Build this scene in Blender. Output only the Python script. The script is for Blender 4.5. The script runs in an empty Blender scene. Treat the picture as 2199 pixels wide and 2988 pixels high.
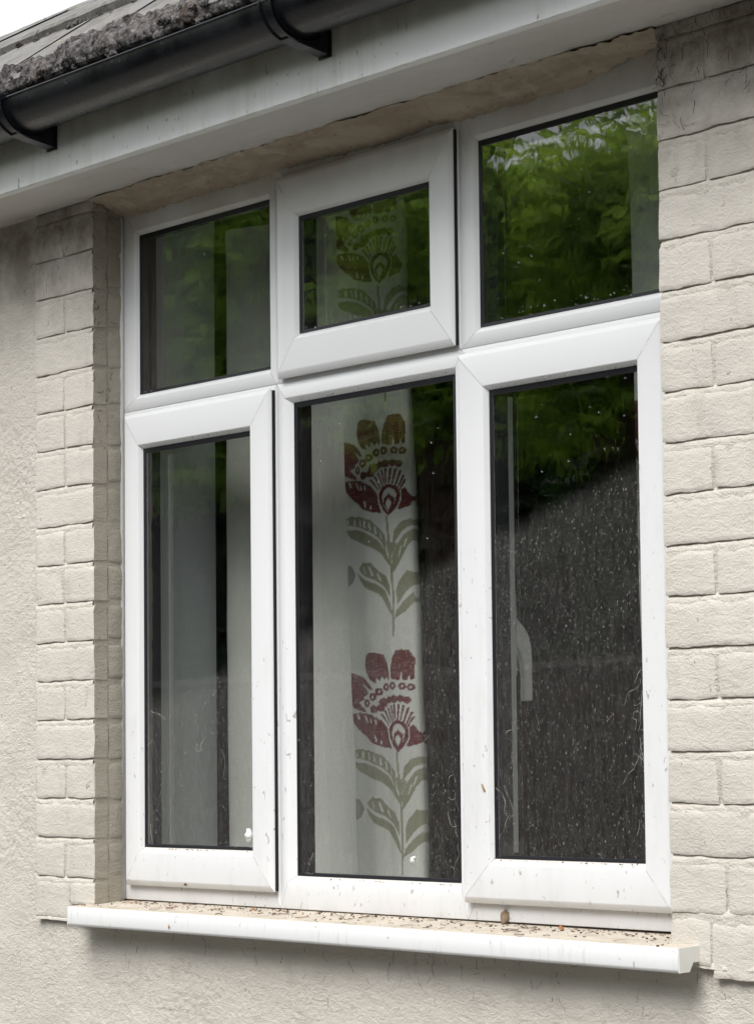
import bpy, bmesh, math, random
import numpy as np
from mathutils import Vector, Matrix
random.seed(7)
S = bpy.context.scene
COL = S.collection

# ------------------------------------------------------------------ camera
# metres; z = 0 at the top brick joint of the quoins, the garden ground lies 2.46 m lower
CAM_LOC=(5.00521,-2.93323,-0.90697)
CAM_X=(0.582986,0.812420,-0.010094)
CAM_Y=(0.071597,-0.038995,0.996671)
CAM_Z=(0.809322,-0.581768,-0.080900)
LENS=145.4950

GROUND = -2.457
cam_d = bpy.data.cameras.new('camera'); cam = bpy.data.objects.new('camera', cam_d); COL.objects.link(cam)
cam_d.sensor_fit = 'HORIZONTAL'; cam_d.sensor_width = 36; cam_d.lens = LENS; cam_d.clip_start = .1; cam_d.clip_end = 500
cam.matrix_world = Matrix(((CAM_X[0], CAM_Y[0], CAM_Z[0], CAM_LOC[0]), (CAM_X[1], CAM_Y[1], CAM_Z[1], CAM_LOC[1]),
                           (CAM_X[2], CAM_Y[2], CAM_Z[2], CAM_LOC[2]), (0, 0, 0, 1)))
S.camera = cam
# ------------------------------------------------------------------ sky and soft overcast sun
SUN_EL, SUN_ROT = math.radians(55), math.radians(165)
w = bpy.data.worlds.new('World'); S.world = w; w.use_nodes = True
nt = w.node_tree; nt.nodes.clear()
sky = nt.nodes.new('ShaderNodeTexSky'); sky.sky_type = 'NISHITA'; sky.sun_disc = False
sky.sun_elevation = SUN_EL; sky.sun_rotation = SUN_ROT; sky.air_density = 1.6; sky.dust_density = 1.5; sky.ozone_density = 1.0
hs = nt.nodes.new('ShaderNodeHueSaturation'); hs.inputs['Saturation'].default_value = .18
bg = nt.nodes.new('ShaderNodeBackground'); bg.inputs['Strength'].default_value = .095
ow = nt.nodes.new('ShaderNodeOutputWorld')
nt.links.new(sky.outputs[0], hs.inputs['Color']); nt.links.new(hs.outputs[0], bg.inputs['Color']); nt.links.new(bg.outputs[0], ow.inputs['Surface'])
sd = bpy.data.lights.new('sun', 'SUN'); sun = bpy.data.objects.new('sun', sd); COL.objects.link(sun)
sd.energy = 1.5; sd.angle = math.radians(38); sd.color = (1, .97, .93)
dv = Vector((math.sin(SUN_ROT) * math.cos(SUN_EL), math.cos(SUN_ROT) * math.cos(SUN_EL), math.sin(SUN_EL)))
sun.rotation_euler = dv.to_track_quat('Z', 'Y').to_euler()
S.view_settings.view_transform = 'Standard'; S.view_settings.look = 'None'
S.view_settings.exposure = 1.25; S.view_settings.gamma = 1; S.view_settings.use_curve_mapping = False
S.render.engine = 'CYCLES'
S.cycles.max_bounces = 10; S.cycles.transparent_max_bounces = 16

# ------------------------------------------------------------------ helpers
def link(o, parent=None):
    COL.objects.link(o)
    if parent is not None: o.parent = parent
    return o
def mesh(name, verts, faces, mat=None, parent=None, smooth=False):
    me = bpy.data.meshes.new(name)
    me.from_pydata([tuple(map(float, v)) for v in verts], [], [tuple(map(int, f)) for f in faces])
    if mat: me.materials.append(mat)
    if smooth: me.polygons.foreach_set('use_smooth', [True] * len(me.polygons))
    me.update()
    return link(bpy.data.objects.new(name, me), parent)
def empty(name, loc, label, cat, group=None):
    o = bpy.data.objects.new(name, None); o.location = loc; o.empty_display_size = .1
    link(o); tag(o, label, cat, group); return o
def tag(o, label, cat, group=None):
    o['label'] = label; o['category'] = cat
    if group: o['group'] = group
    return o
def keep(o, parent):              # parent a world-space mesh under an Empty that does not sit at the origin
    o.parent = parent; o.matrix_parent_inverse = Matrix.Translation(parent.location).inverted(); return o
def bevel(o, wd=.0012, seg=2, ang=25):
    m = o.modifiers.new('bevel', 'BEVEL'); m.width = wd; m.segments = seg; m.limit_method = 'ANGLE'; m.angle_limit = math.radians(ang)
    m.harden_normals = False
    o.data.polygons.foreach_set('use_smooth', [True] * len(o.data.polygons))
    return o
class MB:
    def __init__(s): s.v = []; s.f = []
    def add(s, v, f):
        b = len(s.v); s.v += [tuple(p) for p in v]; s.f += [tuple(i + b for i in q) for q in f]
    def box(s, x0, x1, y0, y1, z0, z1):
        s.add([(x0,y0,z0),(x1,y0,z0),(x1,y1,z0),(x0,y1,z0),(x0,y0,z1),(x1,y0,z1),(x1,y1,z1),(x0,y1,z1)],
              [(0,3,2,1),(4,5,6,7),(0,1,5,4),(1,2,6,5),(2,3,7,6),(3,0,4,7)])
    def tube(s, pts, r, n=5):
        pts = [Vector(p) for p in pts]; rings = []
        for i, p in enumerate(pts):
            d = (pts[min(i + 1, len(pts) - 1)] - pts[max(i - 1, 0)])
            if d.length < 1e-9: d = Vector((0, 0, 1))
            d.normalize(); a = d.orthogonal().normalized(); b = d.cross(a)
            rr = r[i] if isinstance(r, (list, tuple)) else r
            rings.append([p + (a * math.cos(2 * math.pi * k / n) + b * math.sin(2 * math.pi * k / n)) * rr for k in range(n)])
        v = [q for ring in rings for q in ring]
        f = [(i * n + k, i * n + (k + 1) % n, (i + 1) * n + (k + 1) % n, (i + 1) * n + k) for i in range(len(pts) - 1) for k in range(n)]
        f += [tuple(range(n))[::-1], tuple((len(pts) - 1) * n + k for k in range(n))]
        s.add(v, f)
    def build(s, name, mat, parent=None, smooth=False): return mesh(name, s.v, s.f, mat, parent, smooth)
def grid_faces(nx, nz):
    i = np.arange(nx - 1)[None, :] + nx * np.arange(nz - 1)[:, None]
    return np.stack([i, i + 1, i + nx + 1, i + nx], -1).reshape(-1, 4)
def fast_mesh(name, V, F, mat, parent=None, smooth=True):
    V = np.asarray(V, np.float32); F = np.asarray(F, np.int32); k = F.shape[1]
    me = bpy.data.meshes.new(name)
    me.vertices.add(len(V)); me.vertices.foreach_set('co', V.ravel())
    me.loops.add(F.size); me.loops.foreach_set('vertex_index', F.ravel())
    me.polygons.add(len(F)); me.polygons.foreach_set('loop_start', np.arange(0, F.size, k, dtype=np.int32))
    me.polygons.foreach_set('loop_total', np.full(len(F), k, np.int32))
    me.polygons.foreach_set('use_smooth', np.full(len(F), smooth))
    me.materials.append(mat); me.update(calc_edges=True); me.validate()
    return link(bpy.data.objects.new(name, me), parent)
def _h(ix, iy, seed):
    n = (ix.astype(np.int64) * 374761393 + iy.astype(np.int64) * 668265263 + seed * 1442695041) & 0x7fffffff
    n = ((n ^ (n >> 13)) * 1274126177) & 0x7fffffff
    return ((n ^ (n >> 16)) & 0xffff) / 65535.0
def vnoise(x, y, sc, seed=0):
    x = np.asarray(x, float) * sc; y = np.asarray(y, float) * sc
    ix = np.floor(x); iy = np.floor(y); fx = x - ix; fy = y - iy
    fx = fx * fx * (3 - 2 * fx); fy = fy * fy * (3 - 2 * fy)
    a = _h(ix, iy, seed); b = _h(ix + 1, iy, seed); c = _h(ix, iy + 1, seed); d = _h(ix + 1, iy + 1, seed)
    return (a + (b - a) * fx) * (1 - fy) + (c + (d - c) * fx) * fy - .5
def pnoise(x, y, sc, seed=0):
    x = np.asarray(x, float) * sc; y = np.asarray(y, float) * sc + seed * .37
    ix = np.floor(x); iy = np.floor(y); fx = x - ix; fy = y - iy
    u = fx ** 3 * (fx * (fx * 6 - 15) + 10); v = fy ** 3 * (fy * (fy * 6 - 15) + 10)
    def g(a, b):
        t = _h(ix + a, iy + b, seed) * 6.2831853; return np.cos(t) * (fx - a) + np.sin(t) * (fy - b)
    n0 = g(0, 0) + (g(1, 0) - g(0, 0)) * u; n1 = g(0, 1) + (g(1, 1) - g(0, 1)) * u
    return (n0 + (n1 - n0) * v) * .85
def fbm(x, y, sc, seed=0, o=4):
    r = 0; a = 1
    for k in range(o): r = r + a * pnoise(x, y, sc * 2.03 ** k, seed + k * 17); a *= .55
    return r

# ------------------------------------------------------------------ materials
def newmat(name):
    m = bpy.data.materials.new(name); m.use_nodes = True
    t = m.node_tree; b = t.nodes['Principled BSDF']; return m, t, b
def N(t, typ, **kw):
    n = t.nodes.new(typ)
    for k, v in kw.items():
        if k in n.inputs: n.inputs[k].default_value = v
        else: setattr(n, k, v)
    return n
def pos(t, scale=(1, 1, 1)):
    g = N(t, 'ShaderNodeNewGeometry'); m = N(t, 'ShaderNodeMapping'); m.inputs['Scale'].default_value = scale
    t.links.new(g.outputs['Position'], m.inputs['Vector']); return m.outputs[0]
def noise(t, scale, detail=4, rough=.55, vec=None, dist=0):
    n = N(t, 'ShaderNodeTexNoise', Scale=scale, Detail=detail, Roughness=rough, Distortion=dist)
    t.links.new(vec if vec is not None else pos(t), n.inputs['Vector']); return n.outputs['Fac']
def ramp(t, fac, a, b, c0=(0, 0, 0, 1), c1=(1, 1, 1, 1)):
    r = N(t, 'ShaderNodeValToRGB'); e = r.color_ramp.elements
    e[0].position = a; e[1].position = b; e[0].color = c0; e[1].color = c1
    t.links.new(fac, r.inputs[0]); return r.outputs[0]
def mixc(t, fac, a, b):
    m = N(t, 'ShaderNodeMix', data_type='RGBA')
    for s_, v in ((m.inputs[0], fac), (m.inputs[6], a), (m.inputs[7], b)):
        if isinstance(v, (float, int)): s_.default_value = v
        elif isinstance(v, tuple): s_.default_value = (*v, 1) if len(v) == 3 else v
        else: t.links.new(v, s_)
    return m.outputs[2]
def math_(t, op, a, b=None, clamp=False):
    m = N(t, 'ShaderNodeMath', operation=op); m.use_clamp = clamp
    for s_, v in ((m.inputs[0], a), (m.inputs[1], b)):
        if v is None: continue
        if isinstance(v, (float, int)): s_.default_value = v
        else: t.links.new(v, s_)
    return m.outputs[0]
def maprange(t, v, a, b, c=0, d=1, smooth=True):
    m = N(t, 'ShaderNodeMapRange'); m.interpolation_type = 'SMOOTHSTEP' if smooth else 'LINEAR'
    t.links.new(v, m.inputs[0])
    for i, q in enumerate((a, b, c, d)): m.inputs[i + 1].default_value = q
    return m.outputs[0]
def bump(t, b, h, strength, dist):
    n = N(t, 'ShaderNodeBump', Strength=strength, Distance=dist); t.links.new(h, n.inputs['Height']); t.links.new(n.outputs[0], b.inputs['Normal'])
    return n
def sepz(t):
    g = N(t, 'ShaderNodeNewGeometry'); s_ = N(t, 'ShaderNodeSeparateXYZ'); t.links.new(g.outputs['Position'], s_.inputs[0]); return s_.outputs
def unwashed(t, wd=.012, off=0.):
    """1 on the half of the window that has not been washed yet: below a wiping line that climbs to the right"""
    x, y, z = sepz(t)
    d = math_(t, 'SUBTRACT', math_(t, 'MULTIPLY_ADD', x, .2386), z)
    # multiply_add needs its third input
    for n in t.nodes:
        if n.type == 'MATH' and n.operation == 'MULTIPLY_ADD': n.inputs[2].default_value = -.8312
    wob = math_(t, 'MULTIPLY', math_(t, 'SUBTRACT', noise(t, 14, 4, .6), .5), .03)
    return maprange(t, math_(t, 'ADD', math_(t, 'ADD', d, wob), off), -wd, wd)

def m_paint(name, col, dirt=.5, bumps=(.6, .0022), low=None):
    m, t, b = newmat(name)
    n1 = noise(t, 3.5, 5, .6); n2 = noise(t, 45, 5, .65); n3 = noise(t, 260, 3, .6)
    c = mixc(t, ramp(t, n1, .3, .75), tuple(k * .93 for k in col), tuple(min(1, k * 1.05) for k in col))
    # mould and cobweb grime under the eaves, darkened further as painted eave shade
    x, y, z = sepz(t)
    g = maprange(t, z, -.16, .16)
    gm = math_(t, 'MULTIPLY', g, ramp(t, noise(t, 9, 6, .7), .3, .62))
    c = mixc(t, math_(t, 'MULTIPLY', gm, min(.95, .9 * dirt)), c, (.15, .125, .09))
    # small dark specks, drip marks
    sp = ramp(t, noise(t, 120, 2, .5, pos(t, (1, 1, .45))), .715, .75)
    c = mixc(t, math_(t, 'MULTIPLY', sp, .55 * dirt), c, (.09, .08, .06))
    st = ramp(t, noise(t, 16, 5, .7, pos(t, (1, 1, .35))), .57, .74)
    c = mixc(t, math_(t, 'MULTIPLY', st, .28 * dirt), c, (.27, .25, .19))
    t.links.new(c, b.inputs['Base Color']); b.inputs['Roughness'].default_value = .72
    pit = noise(t, 70, 4, .7, pos(t, (.55, .55, 1.5)), .8)
    h = math_(t, 'ADD', math_(t, 'ADD', math_(t, 'MULTIPLY', n2, 1.0), math_(t, 'MULTIPLY', n3, .6)), math_(t, 'MULTIPLY', pit, 1.1))
    bump(t, b, h, *bumps); return m
CREAM = (.615, .580, .523)
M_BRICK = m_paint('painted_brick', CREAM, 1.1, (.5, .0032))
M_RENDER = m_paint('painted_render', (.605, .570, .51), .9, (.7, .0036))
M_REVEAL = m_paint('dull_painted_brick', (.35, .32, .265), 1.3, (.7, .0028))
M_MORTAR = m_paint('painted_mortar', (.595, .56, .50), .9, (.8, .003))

def m_upvc(name, lowdirt=True, col=(.79, .80, .815)):
    m, t, b = newmat(name)
    n1 = noise(t, 6, 4, .6)
    c = mixc(t, n1, tuple(k * .965 for k in col), col)
    g = N(t, 'ShaderNodeNewGeometry'); s_ = N(t, 'ShaderNodeSeparateXYZ'); t.links.new(g.outputs['Normal'], s_.inputs[0])
    x, y, z = sepz(t)
    # yellowish grime near the frame head, deepened to paint in the shade of the eaves
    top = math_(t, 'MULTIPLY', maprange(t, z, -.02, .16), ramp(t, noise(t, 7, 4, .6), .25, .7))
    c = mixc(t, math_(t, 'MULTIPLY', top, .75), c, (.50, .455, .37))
    if lowdirt:
        un = unwashed(t, .008)
        sp = ramp(t, noise(t, 95, 3, .6, pos(t, (1, 1, .5)), .6), .66, .70)
        c = mixc(t, math_(t, 'MULTIPLY', math_(t, 'MULTIPLY', sp, un), .6), c, (.20, .17, .13))
        fog = ramp(t, noise(t, 22, 5, .7, pos(t, (1, 1, .3))), .5, .8)
        c = mixc(t, math_(t, 'MULTIPLY', math_(t, 'MULTIPLY', fog, un), .22), c, (.45, .42, .36))
        up = math_(t, 'MULTIPLY', maprange(t, s_.outputs[2], .3, .8), un)      # silt lying on the upward ledges
        lo = maprange(t, z, -.9, -1.05)
        c = mixc(t, math_(t, 'MULTIPLY', math_(t, 'MULTIPLY', up, lo), .55), c, (.50, .45, .37))
    t.links.new(c, b.inputs['Base Color']); b.inputs['Roughness'].default_value = .28
    b.inputs['Specular IOR Level'].default_value = .4
    bump(t, b, noise(t, 4, 2), .06, .01); return m
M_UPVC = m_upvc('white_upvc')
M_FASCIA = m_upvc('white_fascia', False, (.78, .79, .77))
def m_fascia():
    m, t, b = newmat('streaked_fascia')
    n = noise(t, 30, 5, .7, pos(t, (1, 1, .10)))
    c = mixc(t, ramp(t, math_(t, 'MULTIPLY', n, ramp(t, noise(t, 3, 4, .6), .3, .7, (.75,.75,.75,1), (1.05,1.05,1.05,1))), .46, .75), (.80, .82, .81), (.66, .665, .62))
    x, y, z = sepz(t)
    gr = math_(t, 'MULTIPLY', maprange(t, z, .19, .28), ramp(t, noise(t, 8, 4, .6), .2, .6))
    c = mixc(t, math_(t, 'MULTIPLY', gr, .8), c, (.36, .33, .25))
    sp = ramp(t, noise(t, 70, 3, .6, pos(t, (1, 1, .35)), .5), .70, .73)
    c = mixc(t, math_(t, 'MULTIPLY', sp, .75), c, (.10, .09, .07))
    t.links.new(c, b.inputs['Base Color']); b.inputs['Roughness'].default_value = .4; bump(t, b, n, .15, .002); return m
M_FASCIA = m_fascia()
def m_soffit():
    m, t, b = newmat('painted_soffit')
    n = noise(t, 10, 6, .65, pos(t, (.5, 1.6, 1)))
    c = mixc(t, ramp(t, n, .3, .75), (.52, .505, .47), (.62, .61, .585))
    sp = ramp(t, noise(t, 40, 4, .65, pos(t, (.4, 1, 1)), 1.), .66, .71)
    c = mixc(t, math_(t, 'MULTIPLY', sp, .55), c, (.19, .165, .13))
    x, y, z = sepz(t)
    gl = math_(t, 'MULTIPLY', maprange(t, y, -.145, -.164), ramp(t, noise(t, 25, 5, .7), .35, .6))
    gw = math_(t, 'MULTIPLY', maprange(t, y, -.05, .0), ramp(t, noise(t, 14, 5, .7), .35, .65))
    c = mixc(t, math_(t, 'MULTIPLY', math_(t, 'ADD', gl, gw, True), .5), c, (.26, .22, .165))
    t.links.new(c, b.inputs['Base Color']); b.inputs['Roughness'].default_value = .6
    bump(t, b, noise(t, 35, 5, .6), .35, .003); return m
M_SOFFIT = m_soffit()
def m_smear():
    m, t, b = newmat('smeared_mortar')
    n = noise(t, 12, 6, .65, pos(t, (.35, 1, 1.6)), .6)
    c = mixc(t, ramp(t, n, .35, .65), (.27, .215, .155), (.43, .36, .275))
    c = mixc(t, ramp(t, noise(t, 22, 6, .7, pos(t, (.5, 1, 1)), .4), .52, .66), c, (.45, .39, .31))
    c = mixc(t, math_(t, 'MULTIPLY', ramp(t, noise(t, 60, 3, .6), .66, .72), .7), c, (.09, .07, .05))
    t.links.new(c, b.inputs['Base Color']); b.inputs['Roughness'].default_value = .85
    bump(t, b, noise(t, 45, 6, .65), .8, .004); return m
M_SMEAR = m_smear()
def m_plain(name, col, rough=.5, spec=.5, var=.0, sc=20, bs=0):
    m, t, b = newmat(name)
    n = noise(t, sc, 4)
    c = mixc(t, n, tuple(k * (1 - var) for k in col), tuple(min(1, k * (1 + var)) for k in col))
    t.links.new(c, b.inputs['Base Color']); b.inputs['Roughness'].default_value = rough; b.inputs['Specular IOR Level'].default_value = spec
    if bs: bump(t, b, noise(t, sc * 4, 4), bs, .004)
    return m
M_RUBBER = m_plain('black_gasket', (.008, .008, .012), .45, .4, .2)
M_SPACER = m_plain('dark_spacer', (.018, .018, .022), .35, .5, .2)
M_SEAL = m_plain('grey_sealant', (.55, .55, .54), .5, .3, .15, 30, .3)
def m_gutter():
    m, t, b = newmat('black_gutter_plastic')
    n = noise(t, 9, 5, .65)
    c = mixc(t, ramp(t, n, .35, .8), (.003, .0035, .005), (.012, .0135, .017))
    sp = ramp(t, noise(t, 75, 2, .5, pos(t, (1, 1, .6)), .5), .71, .76)
    c = mixc(t, math_(t, 'MULTIPLY', sp, .28), c, (.2, .2, .2))
    b.inputs['Specular IOR Level'].default_value = .4
    t.links.new(c, b.inputs['Base Color'])
    t.links.new(ramp(t, n, .3, .8, (.20,) * 3 + (1,), (.42,) * 3 + (1,)), b.inputs['Roughness'])
    return m
M_GUTTER = m_gutter()
def m_tile():
    m, t, b = newmat('weathered_concrete_tile')
    n = noise(t, 14, 7, .7); n2 = noise(t, 70, 5, .7)
    c = mixc(t, ramp(t, n, .3, .7), (.10, .095, .085), (.25, .245, .24))
    c = mixc(t, ramp(t, n2, .55, .68), c, (.085, .075, .06))
    c = mixc(t, math_(t, 'MULTIPLY', ramp(t, noise(t, 33, 4, .6), .6, .7), .5), c, (.27, .24, .12))
    t.links.new(c, b.inputs['Base Color']); b.inputs['Roughness'].default_value = .9; bump(t, b, n2, .8, .006); return m
M_TILE = m_tile()
def m_moss():
    m, t, b = newmat('dry_grey_moss')
    n = noise(t, 60, 6, .7); n2 = noise(t, 12, 3)
    c = mixc(t, ramp(t, n, .38, .66), (.028, .026, .024), (.25, .235, .235))
    c = mixc(t, math_(t, 'MULTIPLY', ramp(t, n2, .55, .75), .35), c, (.13, .075, .045))
    t.links.new(c, b.inputs['Base Color']); b.inputs['Roughness'].default_value = 1; b.inputs['Specular IOR Level'].default_value = .1
    bump(t, b, noise(t, 220, 4, .7), 1, .006); return m
M_MOSS = m_moss()
def m_glass():
    m, t, b = newmat('window_glass'); t.nodes.remove(b); out = t.nodes['Material Output']
    wob = N(t, 'ShaderNodeBump', Strength=.02, Distance=.02); t.links.new(noise(t, 7, 3, .5, pos(t, (1, 1, .7))), wob.inputs['Height'])
    gn = N(t, 'ShaderNodeNewGeometry'); dt = N(t, 'ShaderNodeVectorMath', operation='DOT_PRODUCT')
    t.links.new(gn.outputs['Normal'], dt.inputs[0]); t.links.new(gn.outputs['Incoming'], dt.inputs[1])
    gz = math_(t, 'SUBTRACT', 1.0, math_(t, 'ABSOLUTE', dt.outputs['Value']), True)          # Schlick, the same from both sides of the sheet
    fr = math_(t, 'ADD', math_(t, 'MULTIPLY', math_(t, 'POWER', gz, 5.0), .82), .17, True)
    tr = N(t, 'ShaderNodeBsdfTransparent', Color=(.962, .975, .972, 1)); gl = N(t, 'ShaderNodeBsdfGlossy', Roughness=.012)
    t.links.new(wob.outputs[0], gl.inputs['Normal'])
    mx = N(t, 'ShaderNodeMixShader'); t.links.new(fr, mx.inputs[0]); t.links.new(tr.outputs[0], mx.inputs[1]); t.links.new(gl.outputs[0], mx.inputs[2])
    t.links.new(mx.outputs[0], out.inputs['Surface']); return m, t, mx, out
M_GLASS = m_glass()[0]
def m_glass_dirty():
    m, t, mx, out = m_glass(); m.name = 'window_glass_half_washed'
    un = unwashed(t, .022)
    streak = ramp(t, noise(t, 90, 5, .8, pos(t, (1.1, 1, .30)), .5), .42, .85)
    grain = ramp(t, noise(t, 330, 3, .8, pos(t, (1, 1, .5))), .56, .74)
    web = ramp(t, noise(t, 30, 3, .6, pos(t, (1, 1, 1)), 2.5), .70, .73)
    d = math_(t, 'ADD', math_(t, 'MULTIPLY', streak, .10), math_(t, 'MULTIPLY', grain, .22))
    vo = N(t, 'ShaderNodeTexVoronoi', Scale=210.0); t.links.new(pos(t, (1, .0, .55)), vo.inputs['Vector'])
    sc_ = N(t, 'ShaderNodeSeparateColor'); t.links.new(vo.outputs['Color'], sc_.inputs[0])
    dot = math_(t, 'MULTIPLY', maprange(t, vo.outputs['Distance'], .34, .14), ramp(t, sc_.outputs[0], .58, .95))
    dot = math_(t, 'MULTIPLY', dot, ramp(t, noise(t, 11, 4, .7), .34, .62))
    d = math_(t, 'ADD', d, math_(t, 'MULTIPLY', dot, .42))
    d = math_(t, 'ADD', d, math_(t, 'MULTIPLY', web, .10)); d = math_(t, 'ADD', d, .035)
    d = math_(t, 'MULTIPLY', d, un)
    # faint wiping smears left on the washed half
    sm = ramp(t, noise(t, 9, 5, .7, pos(t, (.45, 1, 2.4)), 1.2), .55, .8)
    d = math_(t, 'ADD', d, math_(t, 'MULTIPLY', sm, .03), True)
    df = N(t, 'ShaderNodeBsdfDiffuse', Color=(.46, .45, .43, 1))
    m2 = N(t, 'ShaderNodeMixShader'); t.links.new(d, m2.inputs[0]); t.links.new(mx.outputs[0], m2.inputs[1]); t.links.new(df.outputs[0], m2.inputs[2])
    t.links.new(m2.outputs[0], out.inputs['Surface']); return m
M_GLASS_D = m_glass_dirty()
def m_cloth():
    m, t, b = newmat('printed_curtain_cloth')
    a = N(t, 'ShaderNodeVertexColor'); a.layer_name = 'print'
    wv = noise(t, 420, 2, .6, pos(t, (.15, .15, 1.4)))
    c = mixc(t, math_(t, 'MULTIPLY', ramp(t, wv, .5, .8), .3), a.outputs[0], (.70, .67, .60))
    t.links.new(c, b.inputs['Base Color']); b.inputs['Roughness'].default_value = .9; b.inputs['Specular IOR Level'].default_value = .1
    bump(t, b, wv, .3, .001); return m
M_CLOTH = m_cloth()
M_PLASTER = m_plain('white_plaster', (.58, .60, .60), .7, .3, .04)
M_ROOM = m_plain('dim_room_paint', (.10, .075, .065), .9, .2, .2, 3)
M_HANDLE = m_plain('white_handle', (.88, .89, .88), .3, .5, .02)
M_SILT = None
def m_sill():
    m, t, b = newmat('white_sill_with_silt')
    g = N(t, 'ShaderNodeNewGeometry'); s_ = N(t, 'ShaderNodeSeparateXYZ'); t.links.new(g.outputs['Normal'], s_.inputs[0])
    up = maprange(t, s_.outputs[2], .6, .95)
    n = noise(t, 26, 6, .7, pos(t, (.5, 1.5, 1)), .4)
    silt = mixc(t, ramp(t, n, .3, .7), (.36, .315, .255), (.54, .49, .42))
    silt = mixc(t, math_(t, 'MULTIPLY', ramp(t, noise(t, 150, 3, .6), .62, .68), .7), silt, (.14, .10, .07))
    sp = ramp(t, noise(t, 80, 3, .6, pos(t, (1, 1, .5)), .6), .68, .71)
    wh = mixc(t, math_(t, 'MULTIPLY', sp, .6), (.80, .81, .82), (.30, .26, .20))
    dr = ramp(t, noise(t, 60, 5, .75, pos(t, (1, 1, .12))), .56, .72)
    wh = mixc(t, math_(t, 'MULTIPLY', dr, .35), wh, (.42, .39, .33))
    t.links.new(mixc(t, up, wh, silt), b.inputs['Base Color'])
    t.links.new(maprange(t, up, 0, 1, .3, .85), b.inputs['Roughness']); return m
M_SILL = m_sill()

# ------------------------------------------------------------------ ground
def m_ground():
    m, t, b = newmat('garden_ground')
    c = mixc(t, ramp(t, noise(t, 1.2, 6, .6), .35, .65), (.06, .05, .038), (.035, .055, .02))
    t.links.new(c, b.inputs['Base Color']); b.inputs['Roughness'].default_value = 1; return m
g_ = MB(); g_.add([(-120, -120, GROUND), (120, -120, GROUND), (120, 120, GROUND), (-120, 120, GROUND)], [(0, 1, 2, 3)])
o = g_.build('ground', m_ground()); o['kind'] = 'structure'
pv = MB(); pv.box(-8, 8, -3.6, .3, GROUND + .004, GROUND + .05)
o = pv.build('path', m_plain('paving_concrete', (.16, .155, .145), .9, .3, .2, 3)); o['kind'] = 'structure'

# ------------------------------------------------------------------ house: walls, bricks, eaves, roof
W = 1.642                      # width of the window opening between the two brick quoins
ZS = .1722                     # underside of the soffit
house = empty('bungalow', (.8, .3, GROUND), 'cream painted bungalow wall with brick quoins, white fascia and mossy tiled eaves', 'house')
def H(o): return keep(o, house)

def render_sheet(x0, x1, z0, z1, step, seed, y=.011):
    xs = np.arange(x0, x1 + step * .5, step); zs = np.arange(z0, z1 + step * .5, step)
    X, Z = np.meshgrid(xs, zs)
    rough = .5 + 1.0 * np.clip(fbm(X, Z, 3, seed + 5, 2) + .25, 0, 1)
    patch = np.clip(.55 + 1.6 * fbm(X, Z, 4, seed + 21, 3), .15, 1.3)
    Y = y - .0045 * fbm(X, Z, 5, seed, 3) - .0022 * rough * patch * fbm(X * 1.0 + .4 * Z, Z * .9 - .3 * X, 90, seed + 3, 3) - .0026 * patch * np.abs(fbm(X, Z, 150, seed + 9, 2))
    return np.stack([X, Y, Z], -1).reshape(-1, 3), grid_faces(len(xs), len(zs))
rv, rf = [], []
for (a, b_, c, d, st) in ((-.95, -.2265, -1.80, .19, .0036), (-.2265, 2.06, -1.80, -1.1795, .0036)):
    v, f = render_sheet(a, b_, c, d, st, 3); f = f + sum(len(q) for q in rv); rv.append(v); rf.append(f)
H(fast_mesh('render_wall', np.concatenate(rv), np.concatenate(rf), M_RENDER))
wm = MB()                       # the plain wall beyond the close-up and the masonry core behind the bricks
wm.box(-4, -.94, .012, .262, GROUND, .2); wm.box(2.05, 4.2, .012, .262, GROUND, .2)
wm.box(-.94, 2.05, .034, .262, GROUND, -1.19); wm.box(-.94, -.02, .034, .262, -1.19, .2); wm.box(1.668, 2.05, .034, .262, -1.19, .2)
wm.box(-.02, 1.668, .14, .262, .166, .2); wm.box(-.94, 2.05, .013, .034, GROUND, -1.795)
H(wm.build('masonry', M_RENDER))

def mortar(x0, x1, seed, zlow):
    rows = []
    for i in range(16, -4, -1):
        zb = -.075 * i
        rows += [(zb - .0095, .0008), (zb - .004, .0013), (zb - .0012, .0040), (zb + .0015, .0052), (zb + .012, .0017), (zb + .055, .0017)]
    rows = [r for r in rows if zlow <= r[0] <= .2]
    xs = np.arange(x0, x1 + .002, .005); V = []
    for z, y in rows:
        yy = y + .0016 * fbm(xs, np.full_like(xs, z), 40, seed) ; zz = z + .0030 * fbm(xs, np.full_like(xs, round(z / .075)), 14, seed + 2)
        V.append(np.stack([xs, yy, zz], -1))
    return np.concatenate(V), grid_faces(len(xs), len(rows))
mv, mf = mortar(-.2245, -.003, 11, -1.21); mv2, mf2 = mortar(W + .003, 2.06, 23, -1.225)
H(fast_mesh('mortar_bed', mv, mf, M_MORTAR)); H(fast_mesh('mortar_bed', mv2, mf2, M_MORTAR))

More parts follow.
